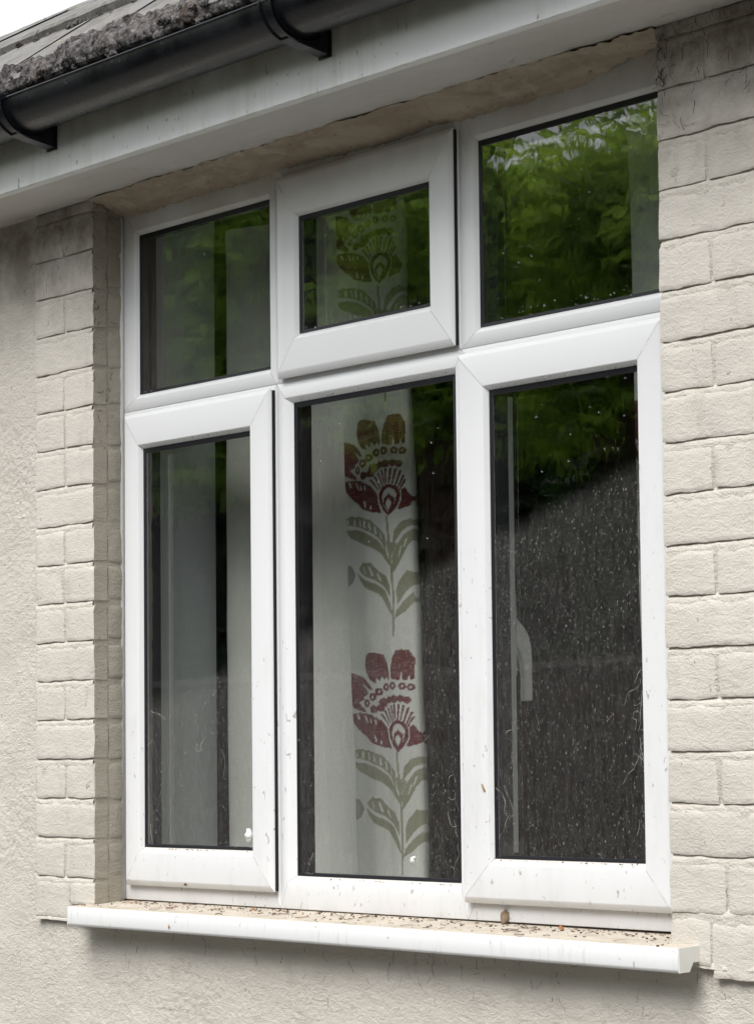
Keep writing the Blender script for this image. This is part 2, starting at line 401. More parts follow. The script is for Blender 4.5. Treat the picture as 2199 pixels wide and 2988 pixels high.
def brick(x0, x1, z0, z1, seed, mat, axis='front', depth=.03, ragl=1., ragr=1., name='brick', amp=1., side=None):
    """one hand-painted brick: uneven face, crisp lower edge, softened upper edge"""
    nx = max(5, int((x1 - x0) / .011)); nz = 8
    tz = np.array([0, .02, .12, .35, .6, .82, .93, 1.0]); tx = np.linspace(0, 1, nx); tx[1] = min(tx[1], .006 / (x1 - x0)); tx[-2] = 1 - tx[1]
    TX, TZ = np.meshgrid(tx, tz); X = x0 + TX * (x1 - x0); Z = z0 + TZ * (z1 - z0)
    sx = X + seed * 3.17
    Y = -.0019 * amp * fbm(sx, Z, 26, 5, 3) - .0026 * fbm(sx, Z, 6, 8, 2)
    Y += np.where(TZ > .96, .0022, np.where(TZ > .88, .0005, 0)) + np.where(TZ < .01, .0006, 0)
    Y += np.where((TX < .001) | (TX > .999), .0010, 0)
    Z = Z + (TX - .5) * .0022 * math.sin(seed * 2.3) + (TZ < .05) * .0030 * amp * fbm(sx, 0 * Z, 22, 3, 3) + (TZ > .85) * .0026 * fbm(sx, 0 * Z, 20, 4, 3)
    X = X + (TX < .03) * .0026 * ragl * fbm(Z + seed, 0 * X + seed, 40, 6, 3) + (TX > .97) * .0026 * ragr * fbm(Z + seed, 0 * X + seed + 9, 40, 7, 3)
    V = np.stack([X, Y, Z], -1); F = [tuple(q) for q in grid_faces(nx, nz)]
    P = [tuple(p) for p in V.reshape(-1, 3)]
    ring = [i for i in range(nx)] + [nx * k + nx - 1 for k in range(1, nz)] + [nx * (nz - 1) + i for i in range(nx - 2, -1, -1)] + [nx * k for k in range(nz - 2, 0, -1)]
    b0 = len(P); P += [(P[i][0], depth, P[i][2]) for i in ring]
    n = len(ring)
    for k in range(n): F.append((ring[k], b0 + k, b0 + (k + 1) % n, ring[(k + 1) % n]))
    if axis == 'reveal': P = [(-p[1] * 1.0, p[0], p[2]) for p in P]     # face turned to +X, brick x runs along +Y
    o = mesh(name, P, F, mat, None, True)
    if side is not None:
        o.data.materials.append(side)
        for k in range(nx - 1, nx + nz - 2): o.data.polygons[(nx - 1) * (nz - 1) + k].material_index = 1
    m = o.modifiers.new('edge', 'EDGE_SPLIT'); m.split_angle = math.radians(50)
    return H(o)
R = random.Random(4)
for i in range(-2, 17):
    zb = -.075 * i; zt = min(zb + .0655, ZS - .001)
    if i == 16: zb = -1.2035
    j = lambda a: R.uniform(-a, a)
    if i % 2 == 1 or i in (4, 8):       # rows with a joint in the middle
        m_ = -.1105 + j(.004) if i != 16 else -.09
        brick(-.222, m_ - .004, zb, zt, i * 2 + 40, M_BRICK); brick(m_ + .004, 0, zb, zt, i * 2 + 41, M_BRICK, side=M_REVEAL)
    elif i == 16:
        brick(-.222, -.098, zb, zt, 90, M_BRICK); brick(-.088, 0, zb + .028, zt, 91, M_BRICK, side=M_REVEAL)
    else: brick(-.222, 0, zb, zt, i * 2 + 40, M_BRICK, side=M_REVEAL)
    # bricks of the window reveal, facing the window
    c_ = .031 + j(.004)
    if i < 16:
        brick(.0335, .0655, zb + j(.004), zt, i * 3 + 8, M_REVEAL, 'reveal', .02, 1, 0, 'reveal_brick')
    # right-hand quoin
    if i == 15:
        brick(W, W + .118, zb - .006, zt, i + 130, M_BRICK, amp=1.3); brick(W + .125, W + .34, zb - .006, zt, i + 230, M_BRICK)
    elif i == 16:
        brick(W, W + .085, -1.205, -1.137, 180, M_BRICK, amp=1.4); brick(W + .089, W + .33, -1.2225, -1.142, 181, M_BRICK, amp=1.6)
    elif i % 2 == 1:
        m_ = W + .110 + j(.006)
        brick(W, m_ - .004, zb, zt, i * 2 + 140, M_BRICK, amp=1.3); brick(m_ + .004, m_ + .219, zb, zt, i * 2 + 141, M_BRICK)
    else:
        brick(W, W + .217, zb, zt, i * 2 + 140, M_BRICK, amp=1.3); brick(W + .225, W + .34, zb, zt, i * 2 + 141, M_BRICK)
rm = MB(); rm.add([(-.0016, .0015, -1.2), (-.0016, .068, -1.2), (-.0016, .068, ZS), (-.0016, .0015, ZS)], [(0, 1, 2, 3)])
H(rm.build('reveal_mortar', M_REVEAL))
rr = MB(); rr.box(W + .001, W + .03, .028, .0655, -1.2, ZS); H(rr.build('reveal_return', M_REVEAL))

# soffit, fascia and the smear of old mortar over the window head
def ribbon(prof, x0, x1, step, seed, amp, name, mat, wave=0.):
    """prof: list of (y, z) swept along X with noise"""
    xs = np.arange(x0, x1 + step * .5, step); V = []
    for k, (y, z) in enumerate(prof):
        V.append(np.stack([xs, y + amp * fbm(xs, 0 * xs + k * .013, 30, seed), z + amp * fbm(xs, 0 * xs + k * .013, 26, seed + 4) + wave * fbm(xs, 0 * xs, 1.3, seed + 6, 2)], -1))
    F = grid_faces(len(xs), len(prof))
    return H(fast_mesh(name, np.concatenate(V), F, mat))
ribbon([(-.166, ZS), (-.12, ZS + .001), (-.06, ZS), (-.002, ZS - .001), (.07, ZS - .001), (.2, ZS + .001)], -4, 4.2, .02, 31, .0012, 'soffit', M_SOFFIT)
def smear_edge():
    xs = np.arange(-.004, W + .004, .004); rows = []
    prof = [(-.012, .1705), (-.002, .1665), (.010, .163), (.024, .1600), (.038, .1535), (.052, .148), (.064, .1435), (.0695, .141)]
    for k, (y, z) in enumerate(prof):
        t = k / 7; fade = np.clip((1.50 - xs) / .10, 0, 1)
        lump = .0055 * fbm(xs, 0 * xs + k * .011, 45, 71) + .004 * fbm(xs, 0 * xs + k * .004, 6, 75, 2)
        low = (.007 * fbm(xs, 0 * xs, 7, 77, 4) + .003 * fbm(xs, 0 * xs, 55, 78, 2)) * t
        zz = z + lump + low + (1 - fade) * (.165 - z) * .8
        yy = y + .0035 * fbm(xs, 0 * xs + k * .011, 30, 73) + (k == 0) * .012 * fbm(xs, 0 * xs, 9, 79, 3)
        rows.append(np.stack([xs, yy, np.minimum(zz, ZS - .0005)], -1))
    return H(fast_mesh('mortar_smear', np.concatenate(rows), grid_faces(len(xs), len(prof)), M_SMEAR))
smear_edge()
fb = MB(); fb.box(-4, 4.2, -.165, -.147, ZS - .0015, .335); H(bevel(fb.build('fascia_board', M_FASCIA), .002))
ef = MB(); ef.add([(-4, -.2, .335), (4.2, -.2, .335), (4.2, .1, .46), (-4, .1, .46)], [(0, 1, 2, 3)])
M_FELT = m_plain('black_felt', (.012, .012, .012), .95, .2)
H(ef.build('eaves_felt', M_FELT))
wt = MB(); wt.box(-4, 4.2, .0, .262, .2, .40); H(wt.build('wall_plate', M_FELT))

# roof tiles: each tile is a part; the first one is built, the others share its mesh
def tile_mesh():
    wd, ln, th = .328, .42, .031; nx, ny = 15, 5
    xs = np.linspace(0, wd, nx); P = []
    ys = [0, .010, .05, .22, ln]
    for y in ys:
        for x in xs:
            u = x / wd
            crown = .010 * math.exp(-((u - .5) / .2) ** 2) * 0
            z = th + .0030 * math.cos(u * 2 * math.pi) * 0 + (-.007 if y == 0 else (-.0015 if y == .010 else 0)) + .0025 * float(vnoise(x, y, 25, 4)) 
            P.append((x, y, z + crown))
    F = [tuple(q) for q in grid_faces(nx, ny)]
    b = len(P); P += [(x, .0 + .001 * math.sin(x * 60), 0) for x in xs] + [(x, ln, 0) for x in xs]
    for i in range(nx - 1):
        F += [(b + i, b + i + 1, i + 1, i), (b + nx + i, b + nx + i + 1, b + i + 1, b + i)]
    F += [(0, nx * 4, b + nx, b), (nx - 1, b + nx - 1, b + nx * 2 - 1, nx * 5 - 1)]
    me = bpy.data.meshes.new('roof_tile'); me.from_pydata(P, [], F); me.materials.append(M_TILE); me.update(); return me
tm = tile_mesh()
rows = [(-.212, .338), (.030, .527), (.290, .676)]
for k in range(1, 6): rows.append((.290 + .26 * k, .676 + .105 * k))
for r, (y, z) in enumerate(rows):
    y2, z2 = rows[min(r + 1, len(rows) - 1)]
    pitch = math.atan2(z2 - z + .0, y2 - y) if r < len(rows) - 1 else math.radians(23)
    pitch -= math.radians(4 if r != 1 else 1.5)
    for c in range(-4 if r < 2 else -2, 8 if r < 2 else 6):
        t_ = bpy.data.objects.new('roof_tile', tm); COL.objects.link(t_)
        t_.location = (-.36 + c * .332 + (r % 2) * .11, y, z + R.uniform(-.002, .002)); t_.rotation_euler = (pitch, R.uniform(-.004, .004), R.uniform(-.004, .004))
        keep(t_, house)
rd = MB(); rd.add([(-1.9, -.19, .33), (2.4, -.19, .33), (2.4, .06, .485), (-1.9, .06, .485), (2.4, 1.9, 1.26), (-1.9, 1.9, 1.26)], [(0, 1, 2, 3), (3, 2, 4, 5)])
H(rd.build('roof_deck', M_FELT))

# ------------------------------------------------------------------ room behind the glass
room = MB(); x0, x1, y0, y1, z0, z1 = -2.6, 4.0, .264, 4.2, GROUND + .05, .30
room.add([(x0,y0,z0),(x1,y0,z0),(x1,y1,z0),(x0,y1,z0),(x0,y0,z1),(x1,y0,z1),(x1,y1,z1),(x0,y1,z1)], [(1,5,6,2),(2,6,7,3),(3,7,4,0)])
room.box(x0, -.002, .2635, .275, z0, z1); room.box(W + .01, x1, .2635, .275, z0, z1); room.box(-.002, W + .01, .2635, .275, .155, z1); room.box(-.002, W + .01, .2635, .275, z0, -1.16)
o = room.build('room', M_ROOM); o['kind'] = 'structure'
rc = MB(); rc.add([(x0,y0,z1),(x1,y0,z1),(x1,y1,z1),(x0,y1,z1)], [(3,2,1,0)]); o = rc.build('ceiling', M_PLASTER); o['kind'] = 'structure'
rc = MB(); rc.add([(x0,y0,z0),(x1,y0,z0),(x1,y1,z0),(x0,y1,z0)], [(0,1,2,3)]); o = rc.build('floor', m_plain('brown_carpet', (.22, .17, .13), .95, .1, .2, 30)); o['kind'] = 'structure'
iv = MB(); iv.add([(.0, .128, -1.16), (.0, .276, -1.16), (.0, .276, .16), (.0, .128, .16)], [(0, 1, 2, 3)])
iv.add([(W, .128, -1.16), (W, .276, -1.16), (W, .276, .16), (W, .128, .16)], [(3, 2, 1, 0)])
iv.add([(0, .128, .152), (W, .128, .152), (W, .276, .152), (0, .276, .152)], [(0, 1, 2, 3)])
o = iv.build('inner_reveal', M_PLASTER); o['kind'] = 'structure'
wb = MB(); wb.box(.002, W - .002, .105, .30, -1.162, -1.142); o = wb.build('window_board', M_PLASTER); o['kind'] = 'structure'

# ------------------------------------------------------------------ the window
win = empty('window', (.82, .07, -1.167), 'white three-light plastic window with top fanlights, its lower half dusty', 'window')
def ring(name, rects, mat, parent, gap=.00035, bev=.0013):
    """mitred ring: rects run outside -> inside as (x0, x1, z0, z1, y); every side is cut at 45 degrees"""
    b = MB(); n = len(rects)
    cs = [[(r[0], r[2]), (r[1], r[2]), (r[1], r[3]), (r[0], r[3])] for r in rects]
    for s_ in range(4):
        v = []
        for k, r in enumerate(rects):
            a, c = cs[k][s_], cs[k][(s_ + 1) % 4]
            dx, dz = c[0] - a[0], c[1] - a[1]; L_ = math.hypot(dx, dz)
            v += [(a[0] + dx / L_ * gap, r[4], a[1] + dz / L_ * gap), (c[0] - dx / L_ * gap, r[4], c[1] - dz / L_ * gap)]
        b.add(v, [(2 * k, 2 * k + 1, 2 * k + 3, 2 * k + 2) for k in range(n - 1)])
    o = b.build(name, mat)
    if bev: bevel(o, bev, 2, 20)
    if isinstance(parent, bpy.types.Object) and parent.type == 'EMPTY': keep(o, parent)
    else: o.parent = parent
    return o
def sub(o, parent): o.parent = parent; return o
def pane(x0, x1, z0, z1, y, par):
    b = MB(); q = [(0, 1, 2, 3)]
    b.add([(x0, y, z0), (x1, y, z0), (x1, y, z1), (x0, y, z1)], q)
    o = b.build('glass_pane', M_GLASS_D); o.data.materials.append(M_GLASS)
    me = o.data; bm = bmesh.new(); bm.from_mesh(me)
    vs = [bm.verts.new(p) for p in ((x0, y + .024, z0), (x1, y + .024, z0), (x1, y + .024, z1), (x0, y + .024, z1))]
    f = bm.faces.new(vs); f.material_index = 1; bm.to_mesh(me); bm.free()
    sub(o, par)
    g = ring('glazing_gasket', [(x0 - .001, x1 + .001, z0 - .001, z1 + .001, y - .0022), (x0 + .0055, x1 - .0055, z0 + .004, z1 - .0075, y - .0012),
                                 (x0 + .0065, x1 - .0065, z0 + .005, z1 - .0085, y + .0004)], M_RUBBER, par, 0, 0)
    ring('glazing_spacer', [(x0 + .001, x1 - .001, z0 + .001, z1 - .001, y + .001), (x0 + .003, x1 - .003, z0 + .003, z1 - .003, y + .012),
                            (x0 + .001, x1 - .001, z0 + .001, z1 - .001, y + .034), (x0 - .05, x1 + .05, z0 - .03, z1 + .03, y + .036)], M_SPACER, par, 0, 0)
X0, M1, M2, X1 = -.011, .5255, 1.0675, 1.66
Z0, T, Z1 = -1.167, -.2395, .165
YF = .070
def cell(x0, x1, z0, z1, f, g, yg, kind):
    o = ring('frame_light', [(x0, x1, z0, z1, YF + .05), (x0, x1, z0, z1, YF), (*f, YF), (*g, yg), (*g, yg + .003)], M_UPVC, win)
    o['label'] = kind
    pane(*g, yg, o); return o
cell(X0, M1, T, Z1, (.0365, .5062, -.2165, .1085), (.046, .4967, -.207, .099), .080, 'fixed top light on the left')
cell(M2, X1, T, Z1, (1.104, 1.60, -.2165, .1085), (1.1115, 1.592, -.207, .099), .080, 'fixed top light on the right')
cell(M1, M2, Z0, T, (.549, 1.052, -1.1205, -.2665), (.566, 1.036, -1.108, -.277), .082, 'tall fixed light in the middle')
def back_cell(x0, x1, z0, z1, ix0, ix1, iz0, iz1):
    ring('frame_light', [(x0, x1, z0, z1, YF + .05), (x0, x1, z0, z1, YF), (ix0, ix1, iz0, iz1, YF), (ix0, ix1, iz0, iz1, YF + .03)], M_UPVC, win)
back_cell(X0, M1, Z0, T, .045, .49, -1.11, -.275)
back_cell(M2, X1, Z0, T, 1.11, 1.56, -1.11, -.275)
back_cell(M1, M2, T, Z1, .575, 1.035, -.205, .10)
def sash(base, face, inner, glass, label):
    yb, yf, yg = .0605, .054, .066
    o = ring('casement_sash', [(*base, yb + .001), (*base, yb - .001), (*face, yf), (*inner, yf), (*glass, yg), (*glass, yg + .004)], M_UPVC, win)
    o['label'] = label
    ins = lambda r, d: (r[0] + d, r[1] - d, r[2] + d, r[3] - d)
    ring('sash_gasket', [(*ins(base, .0005), yb + .001), (*ins(base, .002), yb + .0008), (*ins(base, .002), YF + .001)], M_RUBBER, o, 0, 0)
    pane(*glass, yg, o); return o
sash((.018, .522, -1.139, -.2475), (.027, .516, -1.129, -.2550), (.0735, .4617, -1.0765, -.3085), (.0800, .4557, -1.066, -.3165), 'left opening casement')
sf = sash((1.0735, 1.584, -1.139, -.2495), (1.0815, 1.577, -1.129, -.2572), (1.143, 1.526, -1.0765, -.3085), (1.1495, 1.520, -1.066, -.3165), 'right opening casement with handle inside')
sash((.546, 1.0645, -.2335, .129), (.554, 1.0595, -.2215, .1195), (.603, 1.006, -.168, .0565), (.609, 1.000, -.158, .0495), 'top-hung fanlight in the middle')
win['kind'] = 'thing'
# inner bead that shows pale through the right casement, and its cranked handle
ib = MB(); ib.box(1.03, 1.1135, .1285, .140, -1.06, -.318); sub(bevel(ib.build('inner_bead', M_HANDLE), .001), sf)
def handle():
    prof = [(.1436,-.6594),(.149,-.668),(.150,-.6790),(.158,-.6860),(.1668,-.694),(.1760,-.708),(.1812,-.726),(.1824,-.7424),(.1822,-.780),(.1822,-.8148),
            (.1668,-.8150),(.1662,-.800),(.1668,-.7798),(.1651,-.757),(.1600,-.738),(.152,-.7265),(.1426,-.7190)]
    n = len(prof); P = [(1.088, y, z) for y, z in prof] + [(1.103, y, z) for y, z in prof]
    F = [tuple(range(n))[::-1], tuple(range(n, 2 * n))] + [(i, (i + 1) % n, n + (i + 1) % n, n + i) for i in range(n)]
    o = mesh('handle', P, F, M_HANDLE); m = o.modifiers.new('bevel', 'BEVEL'); m.width = .003; m.segments = 2
    sub(o, sf)
    b = MB(); b.box(1.079, 1.108, .1402, .1465, -.775, -.640); sub(bevel(b.build('handle_plate', M_HANDLE), .002), sf)
handle()
sl = MB()
sl.tube([(-.0025, .066, -1.166), (-.004, .0655, -.6), (-.003, .066, -.2), (-.0025, .066, .15)], .0050, 6)
keep(sl.build('sealant_bead', M_SEAL, None, True), win)

# ------------------------------------------------------------------ window sill
def sill():
    prof = [(.085, -1.1685), (-.030, -1.1772), (-.0365, -1.1790), (-.038, -1.1830), (-.0385, -1.2085), (-.0375, -1.2125), (-.0345, -1.2140), (-.020, -1.2125),
            (-.0165, -1.2040), (-.012, -1.1985), (.085, -1.1960)]
    n = len(prof); xa, xb = -.033, 1.700; xs = np.linspace(xa, xb, 40)
    P = [(x, y, z + .0012 * math.sin(x * 2.1) - .0015 * (x / 1.7)) for x in xs for y, z in prof]
    F = [(k * n + i, (k + 1) * n + i, (k + 1) * n + (i + 1) % n, k * n + (i + 1) % n) for k in range(39) for i in range(n)]
    F += [tuple(range(n)), tuple((39 * n + i) for i in range(n))[::-1]]
    o = mesh('window_sill', P, F, M_SILL, None, False)
    bm = bmesh.new(); bm.from_mesh(o.data); bmesh.ops.recalc_face_normals(bm, faces=bm.faces[:]); bm.to_mesh(o.data); bm.free()
    o.data.polygons.foreach_set('use_smooth', [True] * len(o.data.polygons))
    m = o.modifiers.new('edge', 'EDGE_SPLIT'); m.split_angle = math.radians(55)
    return tag(o, 'long white sill under the window with a silty top', 'window sill')
sill_o = sill(); sill_o['kind'] = 'thing'
M_CAP = m_plain('end_cap_plastic', (.72, .715, .68), .4, .4, .08, 40)
cp = [(-.0385, -1.1785), (.055, -1.1715), (.055, -1.1965), (-.012, -1.1995), (-.0195, -1.2130), (-.0375, -1.2140)]
for xx in (1.7003, -.0333):
    cap = MB(); n = len(cp); d = .0035 if xx > 0 else -.0035
    cap.add([(xx, y, z - (.0015 if xx > 0 else 0)) for y, z in cp] + [(xx + d, y, z - (.0015 if xx > 0 else 0)) for y, z in cp],
            [tuple(range(n)), tuple(range(n, 2 * n))[::-1]] + [(i, n + i, n + (i + 1) % n, (i + 1) % n) for i in range(n)])
    cap.build('end_cap', M_CAP).parent = sill_o

# ------------------------------------------------------------------ gutter
gut = empty('gutter', (.8, -.22, .25), 'black half-round gutter hanging along the white fascia under mossy tiles', 'gutter')
def half_round(r, rin, x0, x1, cy=-.220, cz=.305, n=26, a0=180, a1=360, lip=True):
    b = MB(); prof = []
    for k in range(n + 1):
        a = math.radians(a0 + (a1 - a0) * k / n); prof.append((cy + r * math.cos(a), cz + r * math.sin(a)))
    for k in range(n, -1, -1):
        a = math.radians(a0 + (a1 - a0) * k / n); prof.append((cy + rin * math.cos(a), cz + rin * math.sin(a)))
    m = len(prof)
    b.add([(x0, y, z) for y, z in prof] + [(x1, y, z) for y, z in prof],
          [(i, (i + 1) % m, m + (i + 1) % m, m + i) for i in range(m)] + [tuple(range(m)), tuple(range(m, 2 * m))[::-1]])
    return b
def fin(o, ang=35):
    bm = bmesh.new(); bm.from_mesh(o.data); bmesh.ops.recalc_face_normals(bm, faces=bm.faces[:]); bm.to_mesh(o.data); bm.free()
    o.data.polygons.foreach_set('use_smooth', [True] * len(o.data.polygons))
    m = o.modifiers.new('edge', 'EDGE_SPLIT'); m.split_angle = math.radians(ang); return o
ch = half_round(.056, .0535, -4, 4.2); ch.tube([(-4, -.2755, .3052), (4.2, -.2755, .3052)], .0028, 8)
keep(fin(ch.build('channel', M_GUTTER)), gut)
def bracket(xc, wd):
    b = half_round(.0625, .0565, xc - wd / 2, xc + wd / 2, a0=178, a1=330)
    for e in (-1, 1): 
        q = half_round(.0655, .0600, xc + e * (wd / 2 - .002) - .002, xc + e * (wd / 2 - .002) + .002, a0=176, a1=300); b.add(q.v, q.f)
    b.box(xc - wd / 2 - .001, xc + wd / 2 + .001, -.2845, -.270, .3015, .3115)                  # clip over the gutter lip
    web = [(-.1655, .2255), (-.1655, .2720)]
    for a in range(338, 236, -8): web.append((-.22 + .058 * math.cos(math.radians(a)), .305 + .058 * math.sin(math.radians(a))))
    web += [(-.245, .2440), (-.228, .2385), (-.205, .2335)]
    n = len(web)
    b.add([(xc - wd * .42, y, z) for y, z in web] + [(xc + wd * .42, y, z) for y, z in web],
          [tuple(range(n)), tuple(range(n, 2 * n))[::-1]] + [(i, n + i, n + (i + 1) % n, (i + 1) % n) for i in range(n)])
    b.box(xc - wd * .5, xc + wd * .5, -.1685, -.1652, .2225, .274)
    keep(fin(b.build('bracket', M_GUTTER), 30), gut)
for xb in (.138, 1.026, 1.93, -.75): bracket(xb, .034)

# ------------------------------------------------------------------ moss on the eaves
def ico(sub=3):
    bm = bmesh.new(); bmesh.ops.create_icosphere(bm, subdivisions=sub, radius=1); bm.verts.ensure_lookup_table()
    V = np.array([v.co[:] for v in bm.verts]); F = np.array([[v.index for v in f.verts] for f in bm.faces]); bm.free(); return V, F
from mathutils import noise as mn
IV, IF = ico(3)
def lump(seed, a1=.35, a2=.28):
    out = []
    for p in IV:
        q = Vector(p); k = 1 + a1 * mn.noise(q * 1.6 + Vector((seed * 7.3, 0, 0))) + a2 * mn.noise(q * 4.5 + Vector((0, seed * 3.1, 5))) + .16 * mn.noise(q * 11 + Vector((seed, 2, 9)))
        out.append(q * k)
    return np.array([v[:] for v in out])
LUMPS = [lump(k) for k in range(9)]
rs = np.random.RandomState(5)
def scatter(items):
    V, F, b = [], [], 0
    for (x, y, z, sx, sy, sz) in items:
        L_ = LUMPS[rs.randint(len(LUMPS))]; a = rs.uniform(0, 6.28); c, s_ = math.cos(a), math.sin(a); b2 = rs.uniform(0, 6.28); c2, s2 = math.cos(b2), math.sin(b2)
        q = L_ @ np.array([[c, -s_, 0], [s_, c, 0], [0, 0, 1]]).T @ np.array([[1, 0, 0], [0, c2, -s2], [0, s2, c2]]).T
        V.append(q * np.array([sx, sy, sz]) + np.array([x, y, z])); F.append(IF + b); b += len(L_)
    return np.concatenate(V), np.concatenate(F)
def billow(x, y, sc, seed, o=3):
    r = 0; a = 1
    for k in range(o): r = r + a * np.abs(vnoise(x, y, sc * 2.1 ** k, seed + 13 * k)) * 2; a *= .5
    return r
def moss_mat(x0, x1, prof, thick, seed, step=.0022):
    P = np.array(prof); sg = np.hypot(*np.diff(P, axis=0).T); sl = np.concatenate([[0], np.cumsum(sg)]); t = np.arange(0, sl[-1], step)
    y = np.interp(t, sl, P[:, 0]); z = np.interp(t, sl, P[:, 1])
    for _ in range(4): y[1:-1] = (y[:-2] + y[1:-1] + y[2:]) / 3; z[1:-1] = (z[:-2] + z[1:-1] + z[2:]) / 3
    ty = np.gradient(y); tz = np.gradient(z); ln = np.hypot(ty, tz); ny, nz = -tz / ln, ty / ln
    xs = np.arange(x0, x1, step); X, T_ = np.meshgrid(xs, t); sh = lambda a: np.repeat(a[:, None], len(xs), 1)
    cover = np.clip(.62 + 1.5 * fbm(X, T_, 6, seed, 3), .12, 1.25)
    edge = np.minimum(np.clip(T_ / .02, 0, 1), np.clip((sl[-1] - T_) / .01, 0, 1))
    b1 = billow(X, T_, 34, seed + 2, 2); b2 = billow(X, T_, 150, seed + 5, 3)
    h = thick * cover * edge * (.25 + .85 * b1) + .0040 * cover * b2 * edge - .003 * (1 - edge)
    V = np.stack([X + .004 * fbm(X, T_, 60, seed + 8), sh(y) + sh(ny) * h, sh(z) + sh(nz) * h], -1).reshape(-1, 3)
    return V, grid_faces(len(xs), len(t))
def moss(V, F, label):
    o = fast_mesh('moss', V, F, M_MOSS, None, False); o['kind'] = 'stuff'; o['label'] = label; o['category'] = 'moss'; return o
def flip(F): return F[:, ::-1]
V, F = moss_mat(-.75, 1.25, [(-.205, .332), (-.2205, .340), (-.2215, .356), (-.212, .370), (-.195, .382), (-.165, .402)], .017, 3)
it = []
for k in range(150):
    x = rs.uniform(-.7, 1.2); s_ = rs.uniform(.0035, .010) * (.6 + 1.2 * max(0, float(vnoise(x, 0, 7, 3)) + .5)); it.append((x, -.221 + rs.uniform(-.014, .02), .357 + rs.uniform(-.032, .02), s_ * 1.1, s_, s_))
for k in range(70):
    x = rs.uniform(-.7, 1.2); s_ = rs.uniform(.003, .008); y = rs.uniform(-.2, -.02); it.append((x, y, .372 + (y + .2) * .64 + .003, s_, s_, s_ * .8))
V2, F2 = scatter(it)
F4 = F
F3 = np.concatenate([F4[:, [0, 1, 2]], F4[:, [0, 2, 3]], F2 + len(V)])
moss(np.concatenate([V, V2]), F3, 'dry grey brown moss cushions spilling over the edge of the lowest tiles')
V, F = moss_mat(-1.0, .9, [(.010, .512), (.022, .522), (.027, .530), (.0285, .542)], .006, 9)
it = []
for k in range(70):
    x = rs.uniform(-.9, .8); s_ = rs.uniform(.004, .009) * (.3 + 1.3 * max(0, float(vnoise(x, 0, 5, 9)) + .45)); it.append((x, .022 + rs.uniform(-.015, .004), .524 + rs.uniform(-.006, .010), s_ * 1.3, s_, s_))
V2, F2 = scatter(it)
moss(np.concatenate([V, V2]), np.concatenate([F[:, [0, 1, 2]], F[:, [0, 2, 3]], F2 + len(V)]), 'thin line of moss under the nose of the second row of tiles')

